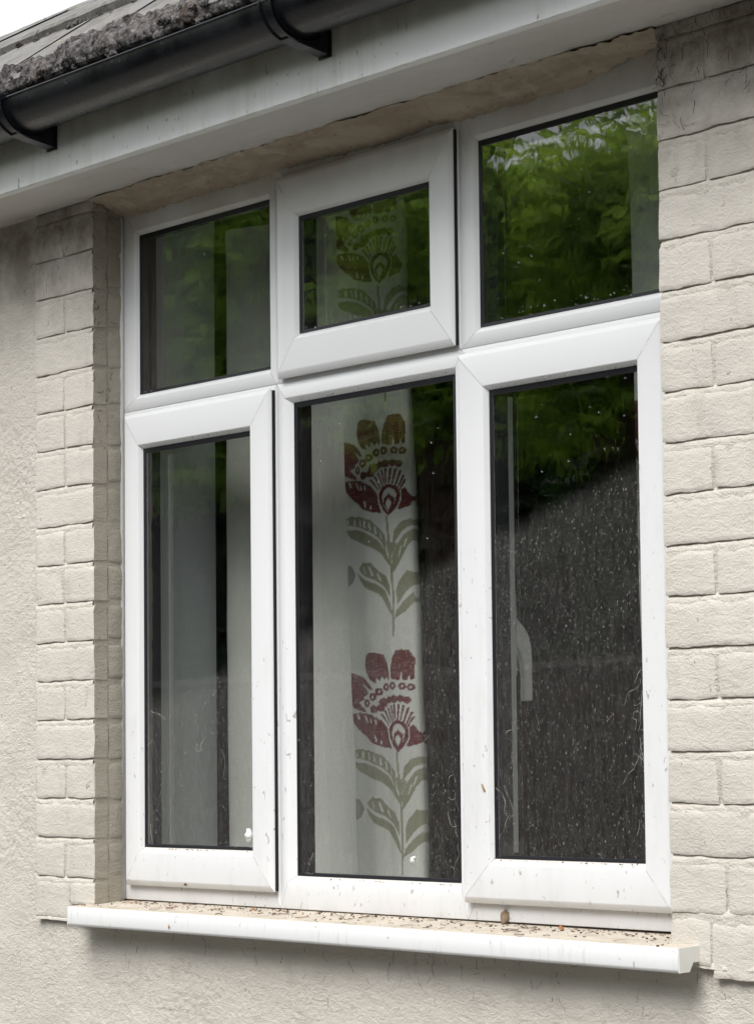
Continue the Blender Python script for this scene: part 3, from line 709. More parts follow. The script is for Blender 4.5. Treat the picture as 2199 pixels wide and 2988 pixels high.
# ------------------------------------------------------------------ curtains with a printed flower
FLOWER={'red':[[(0.4935,-0.7361),(0.498,-0.7191),(0.5107,-0.7146),(0.5275,-0.7152),(0.5482,-0.7195),(0.5604,-0.7357),(0.5675,-0.7553),(0.5661,-0.7662),(0.5558,-0.7594),(0.5495,-0.7657),(0.5426,-0.7575),(0.537,-0.7666),(0.5267,-0.7595),(0.5286,-0.7713),(0.5119,-0.7647),(0.4974,-0.7509)],[(0.5723,-0.7627),(0.5726,-0.7458),(0.5791,-0.7266),(0.5876,-0.7136),(0.602,-0.711),(0.6224,-0.7136),(0.6322,-0.7284),(0.6328,-0.7644),(0.6254,-0.7678),(0.6216,-0.7569),(0.6173,-0.7676),(0.6059,-0.7661),(0.6033,-0.7515),(0.5989,-0.7671),(0.5846,-0.7655)],[(0.4431,-0.7488),(0.4678,-0.7525),(0.4888,-0.7604),(0.5097,-0.7732),(0.52,-0.7832),(0.5054,-0.7804),(0.4844,-0.7714),(0.4969,-0.7827),(0.5031,-0.7889),(0.484,-0.7946),(0.4882,-0.7996),(0.4712,-0.8029),(0.4795,-0.8117),(0.4921,-0.8192),(0.4878,-0.8228),(0.4709,-0.8189),(0.4421,-0.8085)],[(0.4418,-0.8232),(0.4751,-0.8226),(0.513,-0.8269),(0.5379,-0.8371),(0.5542,-0.8519),(0.558,-0.8713),(0.568,-0.8883),(0.5453,-0.8869),(0.5121,-0.8781),(0.4787,-0.8606),(0.4535,-0.8406)],[(0.6215,-0.8504),(0.6321,-0.8458),(0.6438,-0.8651),(0.6415,-0.8806),(0.6192,-0.8859),(0.6131,-0.8839),(0.6227,-0.8696)],[(0.5083,-0.8061),(0.5047,-0.8116),(0.4964,-0.8138),(0.4881,-0.8113),(0.4847,-0.8056),(0.4883,-0.8002),(0.4966,-0.798),(0.5049,-0.8005)],[(0.5294,-0.7951),(0.5259,-0.8006),(0.5176,-0.8027),(0.5093,-0.8002),(0.506,-0.7946),(0.5095,-0.7891),(0.5178,-0.787),(0.5261,-0.7895)],[(0.5458,-0.7863),(0.5424,-0.7915),(0.5344,-0.7936),(0.5265,-0.7912),(0.5233,-0.7858),(0.5267,-0.7805),(0.5347,-0.7785),(0.5426,-0.7809)],[(0.5658,-0.7783),(0.5625,-0.7835),(0.5545,-0.7855),(0.5467,-0.7831),(0.5435,-0.7777),(0.5469,-0.7725),(0.5548,-0.7705),(0.5627,-0.7729)],[(0.5894,-0.7765),(0.586,-0.7817),(0.5781,-0.7837),(0.5703,-0.7813),(0.5671,-0.7759),(0.5705,-0.7707),(0.5784,-0.7687),(0.5862,-0.7711)],[(0.6151,-0.7778),(0.612,-0.7826),(0.6048,-0.7845),(0.5976,-0.7823),(0.5947,-0.7773),(0.5978,-0.7725),(0.605,-0.7707),(0.6122,-0.7729)],[(0.6349,-0.78),(0.632,-0.7846),(0.6251,-0.7864),(0.6182,-0.7843),(0.6155,-0.7795),(0.6184,-0.7749),(0.6253,-0.7732),(0.6322,-0.7753)],[(0.5311,-0.8175),(0.5276,-0.823),(0.5193,-0.8252),(0.511,-0.8227),(0.5077,-0.8171),(0.5112,-0.8116),(0.5196,-0.8095),(0.5278,-0.8119)],[(0.56,-0.806),(0.556,-0.8122),(0.5466,-0.8146),(0.5372,-0.8118),(0.5334,-0.8054),(0.5374,-0.7992),(0.5469,-0.7968),(0.5562,-0.7996)],[(0.5745,-0.8015),(0.5714,-0.8063),(0.5641,-0.8082),(0.5568,-0.806),(0.5539,-0.801),(0.557,-0.7962),(0.5643,-0.7943),(0.5716,-0.7965)],[(0.5934,-0.8007),(0.59,-0.8061),(0.5818,-0.8082),(0.5737,-0.8057),(0.5704,-0.8002),(0.5739,-0.7947),(0.5821,-0.7927),(0.5902,-0.7951)],[(0.6106,-0.7998),(0.6075,-0.8047),(0.6003,-0.8065),(0.5931,-0.8044),(0.5902,-0.7994),(0.5933,-0.7946),(0.6005,-0.7927),(0.6077,-0.7949)],[(0.6268,-0.8026),(0.6238,-0.8074),(0.6165,-0.8093),(0.6094,-0.8071),(0.6065,-0.8022),(0.6096,-0.7973),(0.6168,-0.7955),(0.6239,-0.7977)],[(0.5486,-0.8155),(0.5455,-0.8203),(0.5381,-0.8222),(0.5308,-0.8201),(0.5278,-0.8151),(0.531,-0.8102),(0.5384,-0.8083),(0.5457,-0.8105)],[(0.5347,-0.8249),(0.5414,-0.825),(0.5605,-0.8471),(0.5564,-0.8471)],[(0.5452,-0.8202),(0.5519,-0.8204),(0.5667,-0.8436),(0.5626,-0.8435)],[(0.5557,-0.8144),(0.5623,-0.8145),(0.5751,-0.8401),(0.5709,-0.84)],[(0.5682,-0.811),(0.5747,-0.8111),(0.5813,-0.8378),(0.5772,-0.8377)],[(0.5797,-0.8088),(0.5863,-0.809),(0.5862,-0.8367),(0.5821,-0.8366)],[(0.5929,-0.8091),(0.5994,-0.8092),(0.5936,-0.8368),(0.5895,-0.8367)],[(0.6051,-0.8117),(0.6116,-0.8119),(0.6017,-0.8381),(0.5977,-0.8381)],[(0.6172,-0.8156),(0.6237,-0.8157),(0.6098,-0.8419),(0.6058,-0.8418)],[(0.6252,-0.8241),(0.6317,-0.8243),(0.6158,-0.8468),(0.6118,-0.8467)],[(0.6291,-0.8314),(0.6356,-0.8315),(0.6198,-0.8504),(0.6158,-0.8504)]],'ringo':[[(0.5895,-0.8367),(0.5709,-0.8425),(0.5591,-0.8544),(0.5622,-0.8689),(0.5743,-0.8835),(0.5905,-0.8957),(0.6091,-0.8838),(0.6195,-0.8696),(0.6197,-0.8552),(0.6098,-0.8419)]],'ringi':[[(0.5914,-0.8433),(0.5778,-0.8498),(0.5706,-0.8594),(0.5749,-0.8739),(0.5898,-0.8885),(0.6056,-0.8742),(0.6116,-0.8575),(0.6036,-0.8483)]],'archo':[[(0.5912,-0.8553),(0.5775,-0.8631),(0.5757,-0.8739),(0.5906,-0.8885),(0.6052,-0.8742),(0.6062,-0.8634)]],'archi':[[(0.5911,-0.8632),(0.5819,-0.8715),(0.5906,-0.8856),(0.5999,-0.8717)]],'slit':[[(0.4631,-0.8261),(0.4708,-0.8267),(0.474,-0.8361),(0.4689,-0.835)],[(0.4843,-0.8279),(0.491,-0.8295),(0.4985,-0.8401),(0.4934,-0.84)],[(0.5061,-0.8341),(0.512,-0.8357),(0.5135,-0.8425),(0.5085,-0.8415)],[(0.5212,-0.8354),(0.527,-0.8369),(0.526,-0.8447),(0.5227,-0.8437)],[(0.5186,-0.8635),(0.524,-0.8651),(0.5267,-0.877),(0.5226,-0.8757)],[(0.5351,-0.8734),(0.5397,-0.8747),(0.5396,-0.8808),(0.5359,-0.8802)],[(0.5003,-0.806),(0.4965,-0.8088),(0.4927,-0.8058),(0.4966,-0.803)],[(0.5215,-0.795),(0.5177,-0.7978),(0.5139,-0.7948),(0.5178,-0.792)],[(0.5383,-0.7861),(0.5345,-0.7889),(0.5308,-0.7859),(0.5346,-0.7831)],[(0.5584,-0.7781),(0.5546,-0.7809),(0.5509,-0.7779),(0.5547,-0.7751)],[(0.582,-0.7763),(0.5782,-0.7791),(0.5746,-0.7761),(0.5783,-0.7733)],[(0.6086,-0.7777),(0.6048,-0.7805),(0.6012,-0.7775),(0.6049,-0.7747)],[(0.6289,-0.7799),(0.6252,-0.7826),(0.6216,-0.7797),(0.6253,-0.7769)]],'green':[[(0.4441,-0.8926),(0.4697,-0.8886),(0.5076,-0.8926),(0.5368,-0.9001),(0.5613,-0.9172),(0.5796,-0.9293),(0.5834,-0.9461),(0.5831,-0.9605),(0.565,-0.9389),(0.5364,-0.9219),(0.5031,-0.9121),(0.4695,-0.9058),(0.444,-0.9032)],[(0.4438,-0.9118),(0.4862,-0.9144),(0.5239,-0.9219),(0.5568,-0.9389),(0.5811,-0.9581),(0.5951,-0.9773),(0.5949,-0.9869),(0.5687,-0.9654),(0.5359,-0.9485),(0.4985,-0.9388),(0.4691,-0.929)],[(0.6018,-0.9437),(0.6063,-0.9222),(0.6228,-0.9079),(0.6431,-0.9032),(0.651,-0.9128),(0.6266,-0.9246),(0.61,-0.9413),(0.5996,-0.9557)],[(0.6488,-0.92),(0.6505,-0.9366),(0.634,-0.9604),(0.6174,-0.9844),(0.6029,-0.9988),(0.5993,-0.9725),(0.6119,-0.9509),(0.6305,-0.9318)],[(0.5835,-0.9389),(0.5957,-0.9437),(0.614,-0.9461),(0.6014,-0.9677),(0.5892,-0.9629)],[(0.4748,-0.9681),(0.4935,-0.9851),(0.5104,-0.9753),(0.5354,-0.9776),(0.5558,-0.9943),(0.5803,-1.0038),(0.5923,-1.0204),(0.5939,-1.0443),(0.5758,-1.0254),(0.5431,-1.0089),(0.5017,-0.9947)],[(0.4891,-0.9936),(0.5099,-1.0044),(0.5472,-1.0161),(0.5757,-1.0302),(0.5937,-1.0539),(0.6014,-1.0777),(0.5834,-1.0613),(0.5551,-1.0353),(0.518,-1.0212),(0.4973,-1.0069)],[(0.6104,-1.0298),(0.6168,-1.0154),(0.6373,-0.9961),(0.6533,-1.0008),(0.653,-1.0198),(0.6326,-1.0366),(0.6119,-1.0584)],[(0.6487,-1.0364),(0.6523,-1.053),(0.6319,-1.0699),(0.6054,-1.0824),(0.6097,-1.068),(0.6283,-1.051)],[(0.5827,-0.8956),(0.5888,-0.8957),(0.5946,-0.9365),(0.6017,-0.9964),(0.6053,-1.0442),(0.6056,-1.1133),(0.6004,-1.1135),(0.5992,-1.0443),(0.596,-0.9965),(0.5889,-0.9365)]],'gslit':[[(0.4569,-0.8947),(0.462,-0.8947),(0.4636,-0.9033),(0.4576,-0.9025)],[(0.476,-0.8936),(0.4815,-0.8944),(0.483,-0.9059),(0.4771,-0.9046)],[(0.495,-0.895),(0.5,-0.8962),(0.504,-0.9096),(0.4973,-0.9076)],[(0.5138,-0.8975),(0.5188,-0.8995),(0.5232,-0.9134),(0.5165,-0.9116)],[(0.5305,-0.9025),(0.5346,-0.905),(0.5389,-0.9195),(0.5331,-0.9175)],[(0.5449,-0.9111),(0.549,-0.9135),(0.5537,-0.928),(0.5479,-0.9256)],[(0.5621,-0.9208),(0.5653,-0.9232),(0.57,-0.9365),(0.5643,-0.9341)],[(0.5103,-0.9825),(0.5153,-0.9837),(0.5226,-0.997),(0.5176,-0.9958)],[(0.5291,-0.9836),(0.534,-0.9848),(0.5432,-1.0029),(0.5375,-1.0017)],[(0.5496,-0.9968),(0.5541,-0.9982),(0.5629,-1.0123),(0.5572,-1.0112)],[(0.622,-0.9533),(0.6261,-0.9509),(0.6197,-0.9676),(0.616,-0.9724)],[(0.6344,-0.939),(0.6384,-0.9378),(0.6321,-0.9533),(0.6284,-0.9557)]],'grey':[[(0.4496,-0.9767),(0.4724,-0.9803),(0.4848,-0.9973),(0.4761,-1.012),(0.4505,-1.022)]]}
def inside(px, py, poly):
    r = np.zeros(px.shape, bool); n = len(poly); j = n - 1
    for i in range(n):
        xi, zi = poly[i]; xj, zj = poly[j]
        if zi != zj:
            c = ((zi > py) != (zj > py)) & (px < (xj - xi) * (py - zi) / (zj - zi) + xi); r ^= c
        j = i
    return r
CLOTH = np.array((.78, .775, .72)); RED = np.array((.17, .032, .036)); GREEN = np.array((.34, .335, .235)); GREY = np.array((.36, .35, .35))
def print_colour(U, Z):
    c = np.tile(CLOTH, (len(U), 1))
    for rep in range(-1, 4):
        dz = .426 * rep; u = U + .0205 * rep; z = Z - dz      # the sheet hangs a little askew
        box = (z > -1.20) & (z < -.67)
        if not box.any(): continue
        def hit(key):
            h = np.zeros(U.shape, bool)
            for p in FLOWER[key]: h |= inside(u, z, p)
            return h & box
        def put(h, col): c[h] = col
        put(hit('green') & ~hit('gslit'), GREEN); put(hit('grey'), GREY); put(hit('red') & ~hit('slit'), RED)
        ro = hit('ringo'); put(ro, RED); put(hit('ringi'), CLOTH); put(hit('archo'), RED); put(hit('archi'), CLOTH)
    return c
def curtain(name, path, z0, z1, flower_from, label, ushift=0., step=.0021, lean=0., ptop=9.):
    P = np.array(path, float); seg = np.hypot(*np.diff(P, axis=0).T); s_ = np.concatenate([[0], np.cumsum(seg)])
    # Catmull-free smoothing: resample, then average
    t = np.arange(0, s_[-1], step); x = np.interp(t, s_, P[:, 0]); y = np.interp(t, s_, P[:, 1])
    for _ in range(6):
        x[1:-1] = (x[:-2] + 2 * x[1:-1] + x[2:]) / 4; y[1:-1] = (y[:-2] + 2 * y[1:-1] + y[2:]) / 4
    zs = np.arange(z0, z1, step); XX, ZZ = np.meshgrid(x, zs); YY, _ = np.meshgrid(y, zs); TT, _ = np.meshgrid(t, zs)
    YY = YY + .006 * fbm(TT, ZZ * .35, 9, 2, 2)
    UU = XX.copy()
    lw = lean * np.clip((UU - .2) / .2, 0, 1)
    XX = XX + lw * (-.6 - ZZ) + .003 * fbm(ZZ, TT * .3, 2.5, 5, 2)
    V = np.stack([XX, YY, ZZ], -1).reshape(-1, 3)
    o = fast_mesh(name, V, grid_faces(len(x), len(zs)), M_CLOTH)
    c = print_colour((UU + lw * (-.6 - ZZ)).ravel() + ushift, ZZ.ravel()); c[(TT.ravel() < flower_from(s_)) | (ZZ.ravel() > ptop)] = CLOTH
    ca = o.data.color_attributes.new('print', 'FLOAT_COLOR', 'POINT'); ca.data.foreach_set('color', np.c_[c, np.ones(len(c))].ravel())
    return tag(o, label, 'curtain')
pl = [(.040, .290), (.031, .281), (.045, .276), (.075, .279), (.10, .290), (.13, .304), (.165, .308), (.2, .302), (.255, .318), (.29, .330), (.36, .316), (.43, .318), (.47, .322),
      (.466, .308), (.445, .300), (.431, .293), (.432, .287), (.445, .281), (.475, .284), (.505, .277), (.54, .283), (.57, .279), (.60, .283), (.622, .286), (.630, .292), (.629, .304), (.617, .315), (.60, .32)]
curtain('curtain', pl, -1.9, .13, lambda s_: s_[15], 'cream curtain with dark red flowers and olive leaves, at the left of the window', 0., lean=.045)
pr = [(1.228, .33), (1.226, .315), (1.232, .303), (1.26, .297), (1.32, .30), (1.38, .315), (1.44, .30), (1.5, .312), (1.58, .30), (1.68, .31), (1.8, .30)]
curtain('curtain', pr, -1.9, .13, lambda s_: 0, 'edge of the second flowered curtain, at the right of the window', -.79, lean=.02, ptop=-.25)

# ------------------------------------------------------------------ small things: webs, drops, debris
def m_thread(name, col): return m_plain(name, col, .9, .1, .3, 60)
M_WEB = m_thread('sooty_cobweb', (.075, .065, .05)); M_PALE = m_thread('pale_cobweb', (.55, .54, .50)); M_DIRT, t_, b_ = newmat('brown_debris')
g_n = N(t_, 'ShaderNodeNewGeometry'); r_n = N(t_, 'ShaderNodeValToRGB'); t_.links.new(g_n.outputs['Random Per Island'], r_n.inputs[0])
for p_, c_ in ((.3, (.06, .04, .028, 1)), (.6, (.16, .10, .06, 1)), (.85, (.24, .19, .13, 1)), (.97, (.30, .13, .06, 1))):
    e_ = r_n.color_ramp.elements.new(p_); e_.color = c_
r_n.color_ramp.elements[0].color = (.04, .03, .022, 1); r_n.color_ramp.elements[-1].color = (.30, .26, .2, 1)
t_.links.new(r_n.outputs[0], b_.inputs['Base Color']); b_.inputs['Roughness'].default_value = .9
rw = random.Random(12)
def thread(b, p, ln, r, ax, dirbias=(0, 0, -1), n=10, out=.0035):
    """a slack strand lying close to a wall plane: ax = axis of the wall normal"""
    q = Vector(p); d = Vector(dirbias) + Vector((rw.uniform(-.9, .9), 0, rw.uniform(-.9, .9))); pts = []
    for k in range(n):
        pts.append(q.copy()); d += Vector((rw.uniform(-.7, .7), 0, rw.uniform(-.7, .7))); e = d.normalized() * ln / n
        if ax == 'x': e = Vector((0, e.x, e.z))
        q = q + e
    b.tube(pts, [r * .45 * rw.uniform(.4, 1.7) for _ in pts], 4)
b = MB()
for k in range(75):
    x = W + .004 + rw.random() ** 1.3 * .24; z = ZS - .004 - rw.random() ** 1.6 * .16; thread(b, (x, -.0035, z), rw.uniform(.008, .035), rw.uniform(.0003, .0008), 'y')
for k in range(34): thread(b, (W + .003 + rw.random() * .022, -.002, ZS - rw.random() * .10), rw.uniform(.006, .02), rw.uniform(.0005, .0012), 'y')
for k in range(30):
    x = -.36 + rw.random() * .36; z = ZS - .005 - rw.random() ** 1.8 * .2; thread(b, (x, -.0035 if x > -.2 else .004, z), rw.uniform(.006, .025), rw.uniform(.0003, .0007), 'y')
for k in range(60):
    z = ZS - rw.random() ** 1.5 * .5; thread(b, (.001, rw.random() ** 2 * .05, z), rw.uniform(.006, .02), rw.uniform(.0004, .0011), 'x')
for k in range(70):
    x = rw.uniform(-.03, 1.74); z = -1.216 - rw.random() ** 2 * .06; thread(b, (x, .004, z), rw.uniform(.006, .03), rw.uniform(.0003, .0008), 'y')
for k in range(34):
    x = rw.uniform(-.15, 1.35); thread(b, (x, -.1665, rw.uniform(.176, .25)), rw.uniform(.004, .012), rw.uniform(.0003, .0006), 'y')
o = b.build('cobwebs', M_WEB); o['kind'] = 'stuff'; o['label'] = 'sooty cobweb strands on the painted walls under eaves and sill'; o['category'] = 'cobweb'
b = MB()
for k in range(46):
    side = rw.choice([(.083, .45, -1.066, .0645), (1.152, 1.515, -1.066, .0645), (.570, 1.03, -1.108, .0805)])
    x = rw.choice([side[0] + rw.random() ** 2 * .05, side[1] - rw.random() ** 2 * .03, rw.uniform(side[0], side[1])])
    thread(b, (x, side[3], side[2] + rw.random() ** 1.6 * .28), rw.uniform(.012, .07), rw.uniform(.00015, .0004), 'y', (0, 0, -.3), 9)
for k in range(10):
    thread(b, (1.505 + rw.random() * .012, .0645, -.75 - rw.random() * .3), .07, .0004, 'y', (0, 0, -1), 9)
o = b.build('dusty_webs', M_PALE); o['kind'] = 'stuff'; o['label'] = 'pale dusty spider threads in the lower corners of the panes'; o['category'] = 'cobweb'
# water left from washing, under the upper rails
M_WATER, t, bb = newmat('water'); bb.inputs['Transmission Weight'].default_value = 1; bb.inputs['Roughness'].default_value = .02; bb.inputs['IOR'].default_value = 1.33
V, F, nb = [], [], 0; SV, SF = ico(1)
def drops(x0, x1, y0, z0, y1, z1, n):
    global nb
    for k in range(n):
        t_ = rw.random(); x = rw.uniform(x0, x1); s_ = rw.uniform(.0005, .0015)
        V.append(SV * np.array([s_, s_ * .7, s_ * rw.uniform(1, 2.2)]) + np.array([x, y0 + (y1 - y0) * t_ - .0004, z0 + (z1 - z0) * t_ - .0006])); F.append(SF + nb); nb += len(SV)
drops(.09, .45, .056, -.310, .065, -.3155, 34); drops(1.15, 1.515, .056, -.310, .065, -.3155, 44); drops(.575, 1.03, .072, -.268, .081, -.2765, 46)
drops(.56, 1.05, .056, -.2225, .063, -.2325, 26); drops(.62, .99, .0645, -.157, .0645, -.145, 26); drops(.06, .49, .078, -.206, .079, -.19, 20); drops(1.12, 1.5, .078, -.206, .079, -.185, 34)
drops(.05, .49, .0785, -.2, .0785, .08, 8); drops(1.12, 1.56, .0785, -.2, .0785, .09, 14); drops(.58, 1.03, .080, -.6, .080, -.28, 12); drops(1.16, 1.5, .0645, -.55, .0645, -.32, 12)
o = fast_mesh('water_drops', np.concatenate(V), np.concatenate(F), M_WATER); o['kind'] = 'stuff'; o['label'] = 'water drops left on rails and panes after washing'; o['category'] = 'water'
# debris on the sill and ledges
b = MB()
def chip(x, y, z, s):
    k = rw.randint(4, 6); a0 = rw.uniform(0, 6.28); top = [(x + s * rw.uniform(.5, 1.3) * math.cos(a0 + 6.283 * i / k), y + s * .8 * rw.uniform(.5, 1.2) * math.sin(a0 + 6.283 * i / k), z + s * rw.uniform(.1, .75)) for i in range(k)]
    bot = [(p[0], p[1], z - .0005) for p in top]; c = (x, y, z + s * rw.uniform(.3, .9))
    b.add(top + bot + [c], [(i, (i + 1) % k, 2 * k) for i in range(k)] + [(k + i, k + (i + 1) % k, (i + 1) % k, i) for i in range(k)])
ztop = lambda x, y: -1.1772 + (y + .03) * (.0087 / .115) + .0012 * math.sin(x * 2.1) - .0015 * x / 1.7
for k in range(330):
    x = rw.uniform(-.02, 1.66); y = -.034 + rw.random() ** .45 * .098
    if x > 1.64 or x < 0: y = rw.uniform(-.034, -.006)
    chip(x, y, ztop(x, y), rw.choice([.0010, .0014, .0018, .0024, .0032]))
for k in range(230):
    x = rw.uniform(.0, 1.62); y = .066 - rw.random() ** 2 * .03; chip(x, y, ztop(x, y), rw.choice([.0008, .0012, .0018, .0026]))
for k in range(60):
    x = rw.uniform(.0, 1.6); y = rw.uniform(-.03, .06); z = ztop(x, y) + .0012; a = rw.uniform(-.6, .6); ln = rw.uniform(.008, .035)
    b.tube([(x, y, z), (x + ln * .5 * math.cos(a), y + ln * .5 * math.sin(a), z + rw.uniform(0, .002)), (x + ln * math.cos(a), y + ln * math.sin(a), z + rw.uniform(0, .003))], rw.uniform(.0004, .0010), 4)
for x0, x1, y, z in ((.09, .45, .060, -1.0705), (1.15, 1.51, .060, -1.0705), (.58, 1.03, .076, -1.114)):
    for k in range(26): chip(rw.uniform(x0, x1), y + rw.uniform(-.004, .003), z + .001, rw.choice([.0008, .0011, .0017]))
o = b.build('sill_debris', M_DIRT); o['kind'] = 'stuff'; o['label'] = 'brown crumbs, twigs and leaf bits scattered along the sill'; o['category'] = 'debris'
def curled_leaf(x, y, z, s, mat, label, rot, curl=2.2):
    nu, nv = 9, 5; P = []
    for i in range(nu):
        u = i / (nu - 1)
        for j in range(nv):
            v = j / (nv - 1) - .5; wd = s * .8 * math.sin(math.pi * min(.97, u + .06)) ** .8; a = v * curl
            lx = wd * .5 * math.sin(a); ly = wd * .4 * (1 - math.cos(a)); lz = s * u + .1 * s * math.sin(u * 5)
            P.append((lx, ly + s * .25 * math.sin(u * 2.4), lz))
    Rm = Matrix.Rotation(rot[2], 3, 'Z') @ Matrix.Rotation(rot[1], 3, 'Y') @ Matrix.Rotation(rot[0], 3, 'X')
    P = [tuple(Rm @ Vector(p)) for p in P]
    o = mesh('dead_leaf', P, [tuple(q) for q in grid_faces(nv, nu)], mat, None, True); m = o.modifiers.new('solid', 'SOLIDIFY'); m.thickness = .0006
    o.location = (x, y, z); return tag(o, label, 'dead leaf', 'dead leaves caught on the sill and frame')
M_MOTH = m_plain('curled_leaf', (.20, .15, .10), .85, .2, .5, 120); M_STRAW = m_plain('straw_leaf', (.34, .24, .13), .8, .2, .35, 90); M_ORANGE = m_plain('orange_leaf', (.30, .14, .055), .7, .3, .4, 90); M_DARKLEAF = m_plain('brown_leaf', (.12, .075, .045), .8, .2, .4, 90)
curled_leaf(1.170, .060, ztop(1.17, .06), .027, M_MOTH, 'curled straw coloured dead leaf standing on the sill against the frame', (.15, .2, .5))
curled_leaf(1.338, .045, ztop(1.338, .045), .014, M_ORANGE, 'small orange dead leaf on the sill below the right casement', (-.6, .3, 1.2))
curled_leaf(.478, .035, ztop(.478, .035), .015, M_ORANGE, 'orange dead leaf among crumbs on the left half of the sill', (-.9, .2, .2))
curled_leaf(.330, -.0405, -1.2050, .021, M_STRAW, 'grey straw leaf hanging on the front face of the sill', (.05, .2, .3))
curled_leaf(1.50, .061, -1.0715, .010, M_DARKLEAF, 'brown leaf scrap on the bottom ledge of the right casement', (-.3, .5, .9))
curled_leaf(1.138, .0525, -.96, .020, M_STRAW, 'brown leaf flake stuck upright on the stile of the right casement', (0, .1, .8))
curled_leaf(.235, .0520, -1.134, .014, M_DARKLEAF, 'dark leaf scrap on the lower edge of the left casement', (.1, .9, .4))
V, F = scatter([(0, 0, 0, .0105, .005, .011)])
o = fast_mesh('spider_cocoon', V, F, m_plain('white_silk', (.86, .86, .84), .9, .1, .03, 90, .6)); o.location = (.4405, .0600, -1.0405)
tag(o, 'white fluffy spider cocoon in the corner of the left casement pane', 'cocoon')
V, F = scatter([(0, 0, 0, .006, .003, .005), (.006, 0, .004, .003, .002, .003)])
o = fast_mesh('spider_cocoon', V, F, m_plain('grey_silk', (.7, .7, .67), .9, .1, .03, 90, .6)); o.location = (.905, .0795, -1.075)
tag(o, 'small grey spider cocoon near the bottom of the tall middle pane', 'cocoon')

# ------------------------------------------------------------------ the garden opposite, seen in the glass, plus one unseen hedge
M_WOOD = m_plain('brown_fence_wood', (.045, .028, .022), .85, .2, .35, 6)
fence = empty('fence', (-6, -5.0, GROUND), 'brown close-boarded garden fence facing the window, with trees behind', 'fence')
fm = MB(); fm.box(0, .118, 0, .018, 0, 1.86)
base = fm.build('fence_board', M_WOOD)
for k in range(98):
    q = base if k == 0 else base.copy()
    if k: COL.objects.link(q)
    q.location = (-15 + k * .122, -5.0 + (k % 2) * .012, GROUND + .05 + R.uniform(-.01, .01)); q.rotation_euler = (0, R.uniform(-.006, .006), 0); keep(q, fence)
fc = MB(); fc.box(-15.1, -3.0, -5.02, -4.96, GROUND + 1.925, GROUND + 1.955); keep(fc.build('capping_rail', m_plain('grey_capping', (.13, .11, .10), .8, .3, .2)), fence)

def m_leaf(name, c0, c1):
    m, t, b = newmat(name)
    oi = N(t, 'ShaderNodeNewGeometry'); cr = mixc(t, oi.outputs['Random Per Island'], c0, c1)
    t.links.new(cr, b.inputs['Base Color']); b.inputs['Roughness'].default_value = .45; b.inputs['Specular IOR Level'].default_value = .35
    tl = N(t, 'ShaderNodeBsdfTranslucent'); t.links.new(mixc(t, .5, cr, (.55, .68, .07) if c1[0] > .1 else (.04, .09, .02)), tl.inputs['Color'])
    mx = N(t, 'ShaderNodeMixShader'); mx.inputs[0].default_value = .5; out = t.nodes['Material Output']
    t.links.new(b.outputs[0], mx.inputs[1]); t.links.new(tl.outputs[0], mx.inputs[2]); t.links.new(mx.outputs[0], out.inputs['Surface']); return m
M_LEAF_Y = m_leaf('fresh_green_leaves', (.03, .10, .010), (.50, .76, .11)); M_LEAF_D = m_leaf('dark_green_leaves', (.012, .035, .012), (.035, .075, .022))
M_BARK = m_plain('bark', (.09, .07, .055), .95, .1, .3, 12)
def leaves(centres, radii, n, size, seed):
    g = np.random.RandomState(seed); V = []
    ci = g.randint(len(centres), size=n); C = np.array(centres)[ci]; RR = np.array(radii)[ci]
    d = g.normal(size=(n, 3)); d /= np.linalg.norm(d, axis=1)[:, None]; p = C + d * RR[:, None] * (g.uniform(.35, 1.08, size=(n, 1)))
    a = g.normal(size=(n, 3)) + d * .8 + np.array([0, 0, -.35]); a /= np.linalg.norm(a, axis=1)[:, None]
    s_ = np.cross(a, g.normal(size=(n, 3))); s_ /= np.linalg.norm(s_, axis=1)[:, None]; nn = np.cross(a, s_)
    L_ = size * g.uniform(.6, 1.3, size=(n, 1)); wd = L_ * .17
    V = np.stack([p, p + a * L_ * .45 + s_ * wd + nn * wd * .3, p + a * L_, p + a * L_ * .45 - s_ * wd + nn * wd * .3], 1).reshape(-1, 3)
    i = np.arange(n)[:, None] * 4; F = np.concatenate([i + np.array([[0, 1, 2]]), i + np.array([[0, 2, 3]])], 0)
    return V, F
def tree(x, y, h, wd, seed, label, mat, clear, n, size):
    rt = empty('tree', (x, y, GROUND), label, 'tree', 'trees behind the fence')
    g = random.Random(seed); tb = MB()
    tb.tube([(x, y, GROUND), (x + g.uniform(-.1, .1), y, GROUND + h * .4), (x + g.uniform(-.2, .2), y, GROUND + h * .85)], [.09, .07, .03], 8)
    cs, rr = [], []
    for k in range(int(24 * max(1, (h - 2.9) / 1.5))):
        a = g.uniform(0, 6.28); q = g.random() ** .5 * wd; zc = GROUND + clear + g.random() * (h - clear); q *= 1 - .45 * max(0, (zc - GROUND - h * .7) / (h * .3))
        c = (x + q * math.cos(a), y + q * math.sin(a) * .45, zc); cs.append(c); rr.append(g.uniform(.20, .42))
        tb.tube([(x, y, GROUND + max(.4, (zc - GROUND) * .6)), tuple((Vector((x, y, GROUND + (zc - GROUND) * .8)) + Vector(c)) * .5), c], [.03, .02, .008], 5)
    keep(tb.build('trunk', M_BARK), rt)
    V, F = leaves(cs, rr, n, size, seed); keep(fast_mesh('crown', V, F, mat, None, False), rt)
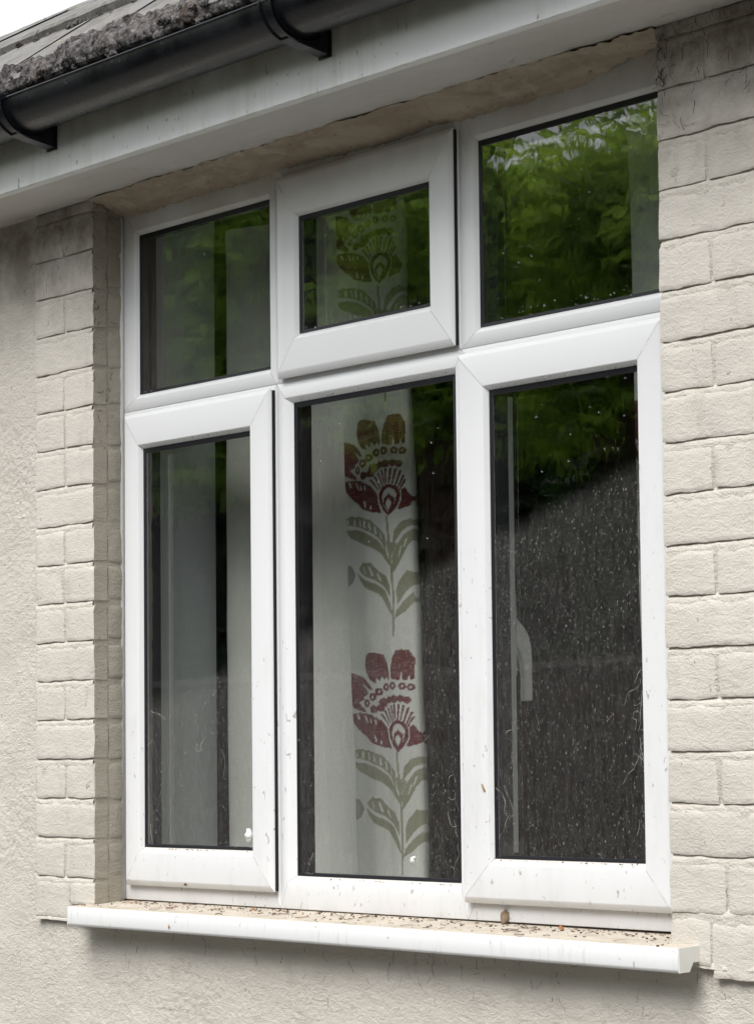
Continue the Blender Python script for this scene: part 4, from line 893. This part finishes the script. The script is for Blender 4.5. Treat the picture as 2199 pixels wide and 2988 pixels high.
def hedge(xa, xb, y, h, n, label):
    rt = empty('hedge', ((xa + xb) / 2, y, GROUND), label, 'hedge')
    g = random.Random(77); cs, rr = [], []; tb = MB()
    x = xa
    while x < xb:
        tb.tube([(x, y, GROUND), (x + .1, y, GROUND + h * .8)], [.06, .02], 6)
        for z in (.5, 1.2, 1.9, 2.6, 3.3, 4.0):
            if z < h: cs.append((x + g.uniform(-.3, .3), y + g.uniform(-.3, .3), GROUND + z + g.uniform(-.2, .2))); rr.append(g.uniform(.5, .75))
        x += .55
    keep(tb.build('trunk', M_BARK), rt); V, F = leaves(cs, rr, n, .2, 78); keep(fast_mesh('crown', V, F, M_LEAF_D, None, False), rt)
hedge(-2.9, 10.5, -6.4, 4.4, 60000, 'unseen tall hedge added opposite the house front to block low sky light')  # out of view, added to cut the low sky light on the house front
hedge(-15.5, -3.1, -7.9, 4.0, 60000, 'dark hedge behind the fence, filling the view under the fresh green trees')
TR = [(-12.2, -6.3, 6.4, 1.5, 1, 'Y'), (-10.2, -6.1, 6.0, 1.35, 2, 'Y'), (-8.6, -6.2, 5.3, 1.3, 3, 'Y'), (-7.1, -6.0, 4.5, 1.15, 4, 'Y'), (-5.7, -6.2, 4.38, 1.1, 5, 'Y'), (-4.3, -6.1, 3.8, 1.0, 6, 'Y')]
TL = ['tallest fresh green tree at the far end of the fence', 'tall fresh green tree, second from the far end', 'broad fresh green tree above the middle of the fence', 'fresh green tree with a ragged top beside the gap of sky',
      'smaller fresh green tree before the gap of sky', 'low fresh green tree nearer the house corner', 'fresh green tree at the near end of the fence']
for (x, y, h, wd, sd_, k), l in zip(TR, TL): tree(x, y, h, wd, sd_, l, M_LEAF_Y, 3.25, int(12000 * max(1, (h - 2.9) / 1.5)), .11 if x > -8 else .16)
for i, (x, y) in enumerate([(-13, -6.7), (-10.8, -6.5), (-8.9, -6.6), (-7.2, -6.5), (-5.5, -6.6), (-3.9, -6.5)]):
    tree(x, y, 3.45, 1.3, 20 + i, ['dark evergreen at the far end of the low row', 'second dark evergreen of the low row', 'third dark evergreen of the low row', 'fourth dark evergreen of the low row', 'fifth dark evergreen of the low row', 'dark evergreen at the near end of the low row'][i], M_LEAF_D, .9, 16000, .14)
